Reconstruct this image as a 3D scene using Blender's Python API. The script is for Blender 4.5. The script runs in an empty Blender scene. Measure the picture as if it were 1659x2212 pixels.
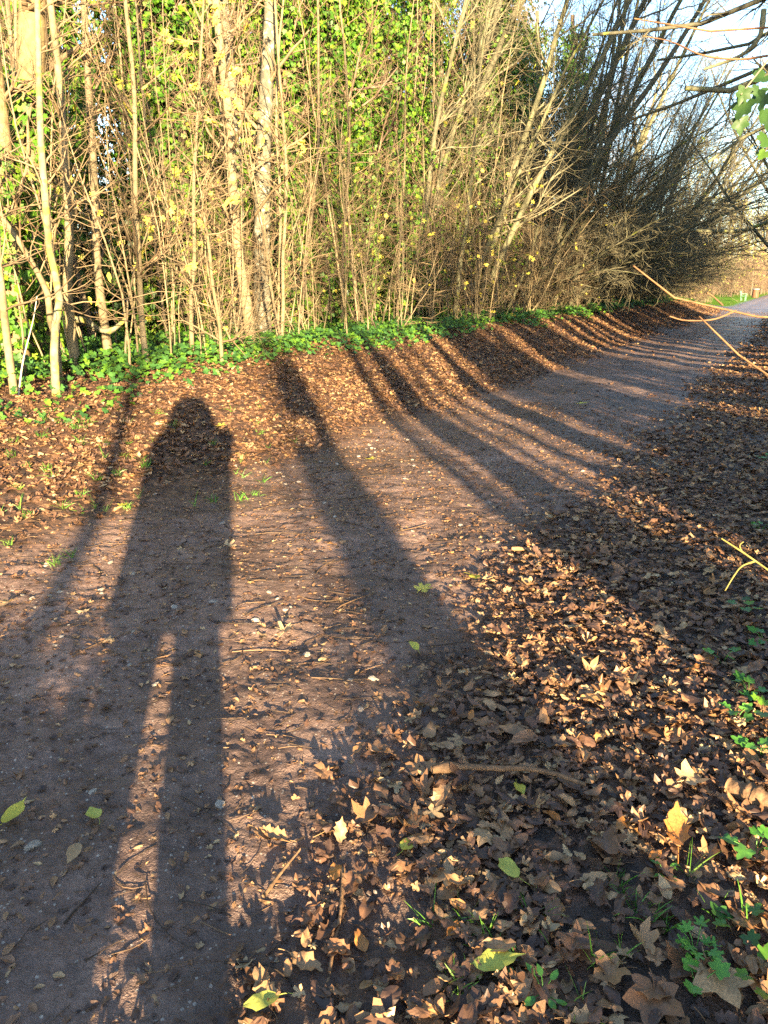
import bpy, math, random
import numpy as np
from mathutils import Vector, Matrix

# ------------------------------------------------------------------ camera, sky, sun, exposure
scene = bpy.context.scene
COL = scene.collection
CAM_H = 1.6
PITCH = math.radians(17.25)
SUN_EL = math.radians(10.8)
SUN_AZ = math.radians(167.7)            # clockwise from +Y, behind the camera and a little right
cam_d = bpy.data.cameras.new('camera')
cam_d.sensor_fit = 'VERTICAL'
cam_d.sensor_height = 34.6
cam_d.lens = 34.6 * 1591.0 / 2212.0
cam_d.clip_start = 0.05
cam_d.clip_end = 2000
cam = bpy.data.objects.new('camera', cam_d)
cam.location = (0, 0, CAM_H)
cam.rotation_euler = (math.pi / 2 - PITCH, 0, 0)
COL.objects.link(cam)
scene.camera = cam

world = bpy.data.worlds.new('World')
scene.world = world
world.use_nodes = True
wn = world.node_tree
sky = wn.nodes.new('ShaderNodeTexSky')
sky.sky_type = 'NISHITA'
sky.sun_disc = False
sky.sun_elevation = SUN_EL
sky.sun_rotation = SUN_AZ
sky.air_density = 1.0
sky.dust_density = 0.6
sky.ozone_density = 2.0
bg = wn.nodes['Background']
bg.inputs[1].default_value = 0.09
wn.links.new(sky.outputs[0], bg.inputs[0])

sun_d = bpy.data.lights.new('sun', 'SUN')
sun_d.energy = 5.0
sun_d.angle = math.radians(0.6)
sun_d.color = (1.0, 0.78, 0.46)
sun = bpy.data.objects.new('sun', sun_d)
sdir = Vector((-math.sin(SUN_AZ) * math.cos(SUN_EL), -math.cos(SUN_AZ) * math.cos(SUN_EL), -math.sin(SUN_EL)))
sun.rotation_euler = sdir.to_track_quat('-Z', 'Y').to_euler()
sun.location = (6, -30, 12)
COL.objects.link(sun)

scene.view_settings.view_transform = 'Standard'
scene.view_settings.look = 'None'
scene.view_settings.exposure = 3.05
scene.view_settings.gamma = 1.0
scene.cycles.use_denoising = False
scene.cycles.max_bounces = 5
scene.cycles.diffuse_bounces = 3
scene.cycles.glossy_bounces = 2
scene.cycles.transmission_bounces = 3
scene.cycles.caustics_reflective = False
scene.cycles.caustics_refractive = False

# ------------------------------------------------------------------ numbers: noise, frame of the path, terrain
def _hash(ix, iy, seed):
    h = (ix.astype(np.int64) * 374761393 + iy.astype(np.int64) * 668265263 + seed * 974634777) & 0xFFFFFFFF
    h = ((h ^ (h >> 13)) * 1274126177) & 0xFFFFFFFF
    return ((h ^ (h >> 16)) & 0xFFFFFF) / float(0xFFFFFF)

def vnoise(x, y, seed=0):
    x = np.asarray(x, float); y = np.asarray(y, float)
    ix = np.floor(x); iy = np.floor(y)
    fx = x - ix; fy = y - iy
    fx = fx * fx * (3 - 2 * fx); fy = fy * fy * (3 - 2 * fy)
    a = _hash(ix, iy, seed); b = _hash(ix + 1, iy, seed)
    c = _hash(ix, iy + 1, seed); d = _hash(ix + 1, iy + 1, seed)
    return (a * (1 - fx) + b * fx) * (1 - fy) + (c * (1 - fx) + d * fx) * fy

def fbm(x, y, seed=0, octaves=3):
    t = 0; amp = 0.5
    for k in range(octaves):
        t = t + amp * (vnoise(x * 2 ** k, y * 2 ** k, seed + 17 * k) - 0.5)
        amp *= 0.5
    return t

def sstep(a, b, x):
    t = np.clip((x - a) / (b - a), 0, 1)
    return t * t * (3 - 2 * t)

HEAD = math.radians(28.5)
OX, OY = 0.67, 9.54
UX, UY = math.sin(HEAD), math.cos(HEAD)      # along the path
RX, RY = math.cos(HEAD), -math.sin(HEAD)     # to its right

def to_sq(X, Y):
    return (X - OX) * UX + (Y - OY) * UY, (X - OX) * RX + (Y - OY) * RY

def to_xy(s, q):
    return OX + s * UX + q * RX, OY + s * UY + q * RY

def terrain(X, Y, fine=True):
    X = np.asarray(X, float); Y = np.asarray(Y, float)
    s, q = to_sq(X, Y)
    wob = 0.5 * (vnoise(s * 0.35, q * 0.1, 5) - 0.5)
    far = 1 - sstep(40, 56, s)
    z = 0.66 * sstep(-0.1, 2.9, -q + wob) * far
    z = z + 0.10 * sstep(2.4, 4.5, q)
    wood = sstep(2.6, 4.5, -q) * far
    z = z + wood * 0.25 * fbm(X * 0.5, Y * 0.5, 9, 2)
    z = z + 0.05 * fbm(X * 0.7, Y * 0.7, 21, 2)
    z = z - 0.02 * np.exp(-((q - 0.75) / 0.3) ** 2) - 0.02 * np.exp(-((q - 2.0) / 0.3) ** 2)
    if fine:
        near = np.clip(1.2 - np.hypot(X, Y) / 22.0, 0.0, 1)
        z = z + near * (0.034 * fbm(X * 4, Y * 5.5, 31, 2) + 0.022 * fbm(X * 11 + 3 * Y, Y * 16 - 2 * X, 41, 3)
                        + 0.012 * (vnoise(X * 30, Y * 42, 51) - 0.5))
    return z

F_PX = 1591.0
def ray(u, v):
    x = (u - 829.5) / F_PX; y = -(v - 1106.0) / F_PX
    return np.array([x, math.cos(PITCH) + y * math.sin(PITCH), -math.sin(PITCH) + y * math.cos(PITCH)])

def ground_at(u, v):
    d = ray(u, v); t = 0.5
    while t < 200:
        p = d * t
        if CAM_H + p[2] <= float(terrain(p[0], p[1], False)):
            break
        t += 0.01 + t * 0.002
    return float(p[0]), float(p[1]), float(terrain(p[0], p[1]))

def at_depth(u, v, Y):
    d = ray(u, v)
    t = Y / d[1]
    return np.array([d[0] * t, Y, CAM_H + d[2] * t])

def place(u, q):
    """ground point seen in column u that lies q metres right of the path's left edge"""
    k = (u - 829.5) / 1670.0
    Y = (q + RX * OX + RY * OY) / (RX * k + RY)
    return k * Y, Y

# ------------------------------------------------------------------ mesh helpers
class Acc:
    def __init__(self):
        self.V = []; self.T = []; self.Q = []; self.R = []; self.n = 0
    def add(self, V, T=None, Q=None, rnd=0.0):
        V = np.asarray(V, np.float32).reshape(-1, 3)
        if T is not None and len(T): self.T.append(np.asarray(T, np.int32).reshape(-1, 3) + self.n)
        if Q is not None and len(Q): self.Q.append(np.asarray(Q, np.int32).reshape(-1, 4) + self.n)
        self.R.append(np.broadcast_to(np.asarray(rnd, np.float32), (len(V),)))
        self.V.append(V); self.n += len(V)
        return self
    def arrays(self):
        V = np.concatenate(self.V) if self.V else np.zeros((0, 3), np.float32)
        T = np.concatenate(self.T) if self.T else np.zeros((0, 3), np.int32)
        Q = np.concatenate(self.Q) if self.Q else np.zeros((0, 4), np.int32)
        R = np.concatenate(self.R) if self.R else np.zeros(0, np.float32)
        return V, T, Q, R
    def mesh(self, name, mat, smooth=True):
        V, T, Q, R = self.arrays()
        me = bpy.data.meshes.new(name)
        me.vertices.add(len(V)); me.vertices.foreach_set('co', V.ravel())
        nl = len(T) * 3 + len(Q) * 4
        me.loops.add(nl)
        me.loops.foreach_set('vertex_index', np.concatenate([T.ravel(), Q.ravel()]).astype(np.int32))
        npoly = len(T) + len(Q)
        me.polygons.add(npoly)
        ls = np.concatenate([np.arange(len(T)) * 3, len(T) * 3 + np.arange(len(Q)) * 4]).astype(np.int32)
        lt = np.concatenate([np.full(len(T), 3), np.full(len(Q), 4)]).astype(np.int32)
        me.polygons.foreach_set('loop_start', ls)
        try: me.polygons.foreach_set('loop_total', lt)
        except Exception: pass
        me.polygons.foreach_set('use_smooth', np.full(npoly, smooth, bool))
        a = me.attributes.new('rnd', 'FLOAT', 'POINT')
        a.data.foreach_set('value', np.ascontiguousarray(R, np.float32))
        me.update(calc_edges=True)
        me.validate()
        if mat is not None: me.materials.append(mat)
        return me
    def obj(self, name, mat, parent=None, smooth=True):
        o = bpy.data.objects.new(name, self.mesh(name, mat, smooth))
        COL.objects.link(o)
        if parent is not None: o.parent = parent
        return o

def tubes(P, R, sides=4):
    """m tubes of n points at once: P (m,n,3), R (m,n)"""
    P = np.asarray(P, float); R = np.asarray(R, float)
    if P.ndim == 2: P = P[None]; R = R[None]
    m, n, _ = P.shape
    T = np.gradient(P, axis=1)
    T /= np.linalg.norm(T, axis=2, keepdims=True) + 1e-9
    ref = np.tile(np.array([0.31, 0.87, 0.12]), (m, 1, 1))
    mean = T.mean(axis=1, keepdims=True)
    alt = np.abs((mean * ref).sum(2, keepdims=True)) > 0.8
    ref = np.where(alt, np.array([[[0.9, -0.2, 0.3]]]), ref)
    N = np.cross(T, ref); N /= np.linalg.norm(N, axis=2, keepdims=True) + 1e-9
    B = np.cross(T, N)
    ang = np.arange(sides) * 2 * math.pi / sides
    V = P[:, :, None, :] + R[:, :, None, None] * (np.cos(ang)[None, None, :, None] * N[:, :, None, :] + np.sin(ang)[None, None, :, None] * B[:, :, None, :])
    base = (np.arange(m) * n * sides)[:, None, None]
    i = np.arange(n - 1)[None, :, None] * sides
    k = np.arange(sides)[None, None, :]; k2 = (k + 1) % sides
    a = base + i + k; b = base + i + k2
    Q = np.stack([a, b, b + sides, a + sides], -1).reshape(-1, 4)
    return V.reshape(-1, 3), Q

def spline(pts, n):
    pts = np.asarray(pts, float)
    d = np.concatenate([[0], np.cumsum(np.linalg.norm(np.diff(pts, axis=0), axis=1))])
    d /= d[-1]
    P = np.vstack([2 * pts[0] - pts[1], pts, 2 * pts[-1] - pts[-2]])
    out = []
    for t in np.linspace(0, 1, n):
        i = min(max(int(np.searchsorted(d, t, 'right')) - 1, 0), len(pts) - 2)
        f = (t - d[i]) / (d[i + 1] - d[i] + 1e-9)
        p0, p1, p2, p3 = P[i], P[i + 1], P[i + 2], P[i + 3]
        out.append(0.5 * ((2 * p1) + (-p0 + p2) * f + (2 * p0 - 5 * p1 + 4 * p2 - p3) * f * f + (-p0 + 3 * p1 - 3 * p2 + p3) * f ** 3))
    return np.array(out)

def unit(v):
    return v / (np.linalg.norm(v, axis=-1, keepdims=True) + 1e-9)

def walk(rng, start, d, length, n, wig, lift, r0, r1, power=1.0):
    """m random walks: start (m,3), d (m,3), length (m,), lift = pull up per step"""
    m = len(start)
    P = np.zeros((m, n, 3)); P[:, 0] = start
    d = unit(d)
    step = (length / (n - 1))[:, None]
    for i in range(1, n):
        d = unit(d + rng.normal(0, wig, (m, 3)) + np.array([0, 0, lift]))
        P[:, i] = P[:, i - 1] + d * step
    t = np.linspace(0, 1, n)[None, :] ** power
    R = r0[:, None] * (1 - t) + r1[:, None] * t
    return P, R

def grow(rng, P, R, per, t0, t1, ang, length, n=5, wig=0.14, lift=0.05, rr=0.5, rmin=0.0015, taper=0.35, lenfall=0.5, bias=None):
    """side shoots along parent tubes"""
    m, k, _ = P.shape
    cnt = m * per
    idx = np.repeat(np.arange(m), per)
    t = t0 + (t1 - t0) * rng.random(cnt)
    f = t * (k - 1); i = np.minimum(f.astype(int), k - 2); f = (f - i)[:, None]
    p = P[idx, i] * (1 - f) + P[idx, i + 1] * f
    r = R[idx, i] * (1 - f[:, 0]) + R[idx, i + 1] * f[:, 0]
    d = unit(P[idx, i + 1] - P[idx, i])
    o = rng.normal(0, 1, (cnt, 3))
    if bias is not None: o = o + np.asarray(bias)
    o = unit(o - d * (o * d).sum(1, keepdims=True))
    a = np.radians(ang[0] + (ang[1] - ang[0]) * rng.random(cnt))[:, None]
    dd = d * np.cos(a) + o * np.sin(a)
    L = (length[0] + (length[1] - length[0]) * rng.random(cnt)) * (1 - lenfall * t)
    r0 = np.maximum(r * rr, rmin); r1 = np.maximum(r0 * taper, rmin * 0.6)
    return walk(rng, p, dd, L, n, wig, lift, r0, r1)

# ---- leaves: flat outlines with the petiole at the origin and the tip along +y
def _maple(n_t, deep, rad):
    a = []
    ang = [90, 38, -14]; 
    tips = [(90, rad[0]), (38, rad[1]), (-16, rad[2])]
    pts = []
    half = []
    for j, (A, r) in enumerate(tips):
        if j == 0: half.append((90, r))
        else:
            pa, pr = tips[j - 1]
            half.append(((A + pa) / 2, deep * min(r, pr)))
            half.append((A + 15, r * 0.80) if n_t else (A + 9, r * 0.93))
            if n_t: half.append((A, r))
            half.append((A - 14, r * 0.78) if n_t else (A - 9, r * 0.93))
        if j == 0: half.append((75, r * 0.80))
    half.append((-64, 0.28 * rad[2] + 0.1))
    right = [(r * math.cos(math.radians(A)), r * math.sin(math.radians(A))) for A, r in half]
    left = [(-x, y) for x, y in right[1:]][::-1]
    return np.array(right + [(0, -0.02)] + left)

def _oak(n, amp, lobes, wid):
    ys = np.linspace(0.06, 0.97, n)
    w = wid * np.sin(np.pi * ys ** 0.85) ** 0.75 * (1 + amp * np.cos(2 * np.pi * lobes * ys))
    R = [(a, b) for a, b in zip(w, ys)]
    return np.array([(0, 0)] + R + [(0, 1.0)] + [(-a, b) for a, b in R[::-1]])

OUT = {
    'sycamore': _maple(True, 0.68, (1.0, 0.92, 0.62)) * 0.62,
    'field': _maple(False, 0.45, (1.0, 0.95, 0.70)) * 0.58,
    'ivy': _maple(False, 0.74, (1.0, 0.80, 0.66)) * 0.58,
    'oak': _oak(11, 0.26, 4.0, 0.25),
    'oval': _oak(7, 0.0, 1.0, 0.27),
}

def leaf_mesh(rng, kind, curl=0.4, rings=2, wave=0.05, stalk=False):
    """one leaf of unit size: V, T, Q"""
    o = OUT[kind]; n = len(o)
    jit = 1 + rng.normal(0, 0.05, n)[:, None]
    o = o * jit
    c = np.array([0.0, 0.10]) if kind in ('sycamore', 'field', 'ivy') else np.array([0.0, 0.45])
    if rings == 2:
        mid = c + (o - c) * 0.52
        P = np.vstack([c[None], mid, o])
    else:
        P = np.vstack([c[None], o])
    x, y = P[:, 0], P[:, 1]
    z = curl * rng.uniform(0.3, 1.3) * x * x * 2 + curl * rng.uniform(-0.6, 1.0) * (y - 0.3) ** 2
    z = z + rng.uniform(0.0, 0.35) * np.abs(x) * curl
    th = rng.uniform(0, 6.28)
    z = z + wave * np.sin(9 * x + th) * np.cos(7 * y + th * 2) + rng.normal(0, wave * 0.45, len(z)) * (np.arange(len(z)) > n)
    V = np.stack([x, y, z], 1)
    # a strong curl also draws the edge in
    V[:, 0] *= 1 - np.clip(curl * 0.25, 0, 0.35) * np.abs(V[:, 0]) * 2
    T = []; Q = []
    for i in range(n):
        j = (i + 1) % n
        T.append((0, 1 + i, 1 + j))
        if rings == 2: Q.append((1 + i, 1 + n + i, 1 + n + j, 1 + j))
    if stalk:
        L = rng.uniform(0.3, 0.5); w = 0.014; b = len(V)
        bend = rng.uniform(-0.15, 0.15)
        S = []
        for t in np.linspace(0, 1, 4):
            p = np.array([bend * t * t, -L * t, V[0, 2] * 0 + 0.015 + 0.03 * t * (1 - t)])
            S += [p + (w, 0, 0), p + (-w * 0.5, 0, w), p + (-w * 0.5, 0, -w)]
        V = np.vstack([V, S])
        for k in range(3):
            for e in range(3):
                f = (e + 1) % 3
                Q.append((b + 3 * k + e, b + 3 * k + f, b + 3 * k + 3 + f, b + 3 * k + 3 + e))
    return V, np.array(T), np.array(Q).reshape(-1, 4)

def rots(yaw, tilt, tdir):
    """yaw about z, then tilt about a horizontal axis at tdir"""
    m = len(yaw)
    cy, sy = np.cos(yaw), np.sin(yaw)
    Z = np.zeros((m, 3, 3)); Z[:, 0, 0] = cy; Z[:, 0, 1] = -sy; Z[:, 1, 0] = sy; Z[:, 1, 1] = cy; Z[:, 2, 2] = 1
    ax, ay = np.cos(tdir), np.sin(tdir)
    c, s = np.cos(tilt), np.sin(tilt); C = 1 - c
    A = np.zeros((m, 3, 3))
    A[:, 0, 0] = c + ax * ax * C; A[:, 0, 1] = ax * ay * C; A[:, 0, 2] = ay * s
    A[:, 1, 0] = ax * ay * C; A[:, 1, 1] = c + ay * ay * C; A[:, 1, 2] = -ax * s
    A[:, 2, 0] = -ay * s; A[:, 2, 1] = ax * s; A[:, 2, 2] = c
    return A @ Z

def frames(normal, down):
    """rotation matrices: leaf z to normal, leaf y (tip) as near to down as can be"""
    z = unit(normal)
    y = unit(down - z * (down * z).sum(1, keepdims=True))
    x = np.cross(y, z)
    return np.stack([x, y, z], 2)

def scatter(acc, temps, pos, M, size, rnd, which):
    for k, (V, T, Q) in enumerate(temps):
        sel = np.nonzero(which == k)[0]
        if not len(sel): continue
        W = np.einsum('mij,vj->mvi', M[sel], V) * size[sel][:, None, None] + pos[sel][:, None, :]
        off = (np.arange(len(sel)) * len(V))[:, None, None]
        acc.add(W.reshape(-1, 3), (T[None] + off).reshape(-1, 3) if len(T) else None, (Q[None] + off).reshape(-1, 4) if len(Q) else None,
                np.repeat(rnd[sel], len(V)))

# ------------------------------------------------------------------ materials
def new_mat(name):
    m = bpy.data.materials.new(name); m.use_nodes = True
    nt = m.node_tree
    return m, nt, nt.nodes['Principled BSDF']

def N(nt, kind, **kw):
    n = nt.nodes.new(kind)
    for k, v in kw.items():
        if k.startswith('i_'): n.inputs[k[2:].replace('_', ' ')].default_value = v
        else: setattr(n, k, v)
    return n

def ramp(nt, stops, interp='LINEAR'):
    r = nt.nodes.new('ShaderNodeValToRGB')
    cr = r.color_ramp; cr.interpolation = interp
    while len(cr.elements) < len(stops): cr.elements.new(0.5)
    for e, (p, c) in zip(cr.elements, stops):
        e.position = p; e.color = (*c, 1)
    return r

def rnd_value(nt):
    at = N(nt, 'ShaderNodeAttribute', attribute_name='rnd')
    oi = N(nt, 'ShaderNodeObjectInfo')
    ad = N(nt, 'ShaderNodeMath', operation='ADD')
    nt.links.new(at.outputs['Fac'], ad.inputs[0]); nt.links.new(oi.outputs['Random'], ad.inputs[1])
    fr = N(nt, 'ShaderNodeMath', operation='FRACT'); nt.links.new(ad.outputs[0], fr.inputs[0])
    return fr.outputs[0]

def mul_noise(nt, col, scale, lo, hi, detail=3):
    tc = N(nt, 'ShaderNodeTexCoord')
    no = N(nt, 'ShaderNodeTexNoise'); no.inputs['Scale'].default_value = scale; no.inputs['Detail'].default_value = detail
    nt.links.new(tc.outputs['Object'], no.inputs['Vector'])
    mr = N(nt, 'ShaderNodeMapRange'); mr.inputs[1].default_value = 0.3; mr.inputs[2].default_value = 0.7
    mr.inputs[3].default_value = lo; mr.inputs[4].default_value = hi
    nt.links.new(no.outputs[0], mr.inputs[0])
    mx = N(nt, 'ShaderNodeVectorMath', operation='SCALE')
    nt.links.new(col, mx.inputs[0]); nt.links.new(mr.outputs[0], mx.inputs['Scale'])
    return mx.outputs[0], no.outputs[0]

def bump(nt, b, h, strength, dist):
    bu = N(nt, 'ShaderNodeBump'); bu.inputs['Strength'].default_value = strength; bu.inputs['Distance'].default_value = dist
    nt.links.new(h, bu.inputs['Height']); nt.links.new(bu.outputs[0], b.inputs['Normal'])

def leaf_mat(name, stops, rough=0.6, spec=0.3, trans=0.2, nscale=40, lo=0.7, hi=1.2):
    m, nt, b = new_mat(name)
    r = ramp(nt, stops); nt.links.new(rnd_value(nt), r.inputs[0])
    c, h = mul_noise(nt, r.outputs[0], nscale, lo, hi)
    nt.links.new(c, b.inputs['Base Color'])
    b.inputs['Roughness'].default_value = rough
    b.inputs['Specular IOR Level'].default_value = spec
    if trans:
        tr = N(nt, 'ShaderNodeBsdfTranslucent'); nt.links.new(c, tr.inputs[0])
        mx = N(nt, 'ShaderNodeMixShader'); mx.inputs[0].default_value = trans
        nt.links.new(b.outputs[0], mx.inputs[1]); nt.links.new(tr.outputs[0], mx.inputs[2])
        nt.links.new(mx.outputs[0], nt.nodes['Material Output'].inputs[0])
    return m

def bark_mat(name, stops, patch=None, nscale=14, bscale=60, rough=0.8):
    m, nt, b = new_mat(name)
    r = ramp(nt, stops); nt.links.new(rnd_value(nt), r.inputs[0])
    c, h = mul_noise(nt, r.outputs[0], nscale, 0.62, 1.25, 5)
    if patch:
        tc = N(nt, 'ShaderNodeTexCoord')
        no = N(nt, 'ShaderNodeTexNoise'); no.inputs['Scale'].default_value = patch[1]; no.inputs['Detail'].default_value = 4
        nt.links.new(tc.outputs['Object'], no.inputs['Vector'])
        pr = ramp(nt, [(patch[2], (0, 0, 0)), (patch[2] + 0.08, (1, 1, 1))]); nt.links.new(no.outputs[0], pr.inputs[0])
        mx = N(nt, 'ShaderNodeMix', data_type='RGBA')
        nt.links.new(pr.outputs[0], mx.inputs[0]); nt.links.new(c, mx.inputs[6]); mx.inputs[7].default_value = (*patch[0], 1)
        c = mx.outputs[2]
    nt.links.new(c, b.inputs['Base Color'])
    b.inputs['Roughness'].default_value = rough
    b.inputs['Specular IOR Level'].default_value = 0.25
    bump(nt, b, h, 0.6, 0.01)
    return m

def plain_mat(name, col, rough=0.6, metal=0.0, lo=0.8, hi=1.1, nscale=12):
    m, nt, b = new_mat(name)
    rg = N(nt, 'ShaderNodeRGB'); rg.outputs[0].default_value = (*col, 1)
    c, h = mul_noise(nt, rg.outputs[0], nscale, lo, hi)
    nt.links.new(c, b.inputs['Base Color'])
    b.inputs['Roughness'].default_value = rough; b.inputs['Metallic'].default_value = metal
    bump(nt, b, h, 0.3, 0.005)
    return m

M_DEAD = leaf_mat('dead_leaf', [(0.0, (.044, .026, .019)), (0.30, (.092, .048, .030)), (0.52, (.17, .086, .046)), (0.72, (.25, .132, .062)), (0.88, (.33, .195, .095)), (0.97, (.42, .29, .15)), (1.0, (.40, .19, .06))], 0.5, 0.45, 0.12, 30, 0.6, 1.25)
M_DEADNEAR = leaf_mat('dead_leaf_large', [(0.0, (.062, .034, .022)), (0.25, (.115, .058, .033)), (0.5, (.20, .100, .048)), (0.75, (.30, .16, .072)), (1.0, (.38, .23, .11))], 0.5, 0.45, 0.12, 55, 0.55, 1.3)
M_PALE = leaf_mat('pale_tan_leaf', [(0, (.38, .24, .12)), (1, (.46, .32, .17))], 0.55, 0.3, 0.15, 22, 0.65, 1.15)
M_ORANGE = leaf_mat('orange_brown_leaf', [(0, (.34, .13, .03)), (1, (.44, .19, .05))], 0.45, 0.4, 0.15, 22, 0.6, 1.2)
M_YELLOW = leaf_mat('yellow_leaf', [(0, (.55, .47, .06)), (0.5, (.62, .52, .10)), (1, (.45, .46, .09))], 0.5, 0.3, 0.3, 25, 0.8, 1.15)
M_YGREEN = leaf_mat('yellow_green_leaf', [(0, (.50, .47, .07)), (1, (.44, .45, .09))], 0.45, 0.35, 0.25, 25, 0.8, 1.15)
M_IVY = leaf_mat('ivy_leaf', [(0, (.022, .068, .006)), (0.35, (.048, .125, .008)), (0.7, (.082, .172, .010)), (1, (.14, .20, .014))], 0.5, 0.3, 0.15, 18, 0.75, 1.2)
M_IVYDARK = leaf_mat('ivy_ground_leaf', [(0, (.022, .065, .016)), (0.5, (.045, .12, .024)), (0.8, (.07, .165, .016)), (1, (.11, .20, .016))], 0.45, 0.35, 0.12, 18, 0.75, 1.2)
M_GRASS = leaf_mat('grass_blade', [(0, (.06, .16, .02)), (0.6, (.10, .24, .03)), (1, (.18, .28, .05))], 0.4, 0.35, 0.25, 10, 0.8, 1.2)
M_HERB = leaf_mat('seedling_leaf', [(0, (.06, .19, .03)), (1, (.11, .28, .04))], 0.4, 0.4, 0.25, 18, 0.8, 1.2)
M_BARK = bark_mat('bark_tan', [(0, (.16, .125, .072)), (0.35, (.21, .165, .095)), (0.6, (.14, .112, .062)), (0.8, (.17, .13, .082)), (1, (.10, .08, .05))])
M_TWIG = bark_mat('twig_tan', [(0, (.165, .115, .066)), (0.5, (.21, .152, .086)), (0.8, (.12, .086, .05)), (1, (.16, .10, .056))], nscale=6)
M_BARKGREY = bark_mat('bark_grey_lichen', [(0, (.135, .122, .088)), (1, (.115, .108, .08))], patch=((.24, .25, .20), 9, 0.56))
M_BARKGOLD = bark_mat('bark_old_gold', [(0, (.19, .14, .068)), (1, (.175, .125, .06))], patch=((.09, .08, .035), 4, 0.56))
M_LICHEN = bark_mat('bark_yellow_lichen', [(0, (.17, .155, .105)), (1, (.155, .145, .095))], patch=((.25, .225, .05), 10, 0.50))
M_MOSSY = bark_mat('bark_dark_mossy', [(0, (.10, .098, .058)), (0.5, (.14, .132, .075)), (1, (.085, .078, .052))], patch=((.17, .19, .035), 3, 0.60))
M_MOSSTWIG = bark_mat('twig_dark', [(0, (.14, .132, .08)), (0.5, (.17, .145, .09)), (1, (.12, .11, .07))], nscale=6)
M_BACKBARK = bark_mat('bark_far', [(0, (.12, .092, .06)), (0.5, (.155, .115, .075)), (1, (.095, .078, .052))])
M_BACKTWIG = bark_mat('twig_far', [(0, (.17, .112, .078)), (0.5, (.20, .135, .092)), (1, (.15, .105, .066))], nscale=5)
M_ORTWIG = bark_mat('twig_orange', [(0, (.17, .085, .04)), (1, (.14, .075, .036))], nscale=25)
M_YGTWIG = bark_mat('twig_yellow_green', [(0, (.19, .16, .045)), (1, (.15, .125, .04))], nscale=25)
M_STICK = bark_mat('stick_bark', [(0, (.26, .15, .075)), (0.5, (.20, .115, .06)), (1, (.15, .09, .05))], nscale=40)
M_WETTWIG = bark_mat('twig_wet', [(0, (.040, .028, .020)), (0.6, (.075, .048, .032)), (1, (.20, .12, .065))], nscale=40, rough=0.55)
M_STONE = bark_mat('pale_stone', [(0, (.34, .28, .22)), (0.5, (.42, .36, .29)), (1, (.28, .23, .19))], nscale=50)

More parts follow.
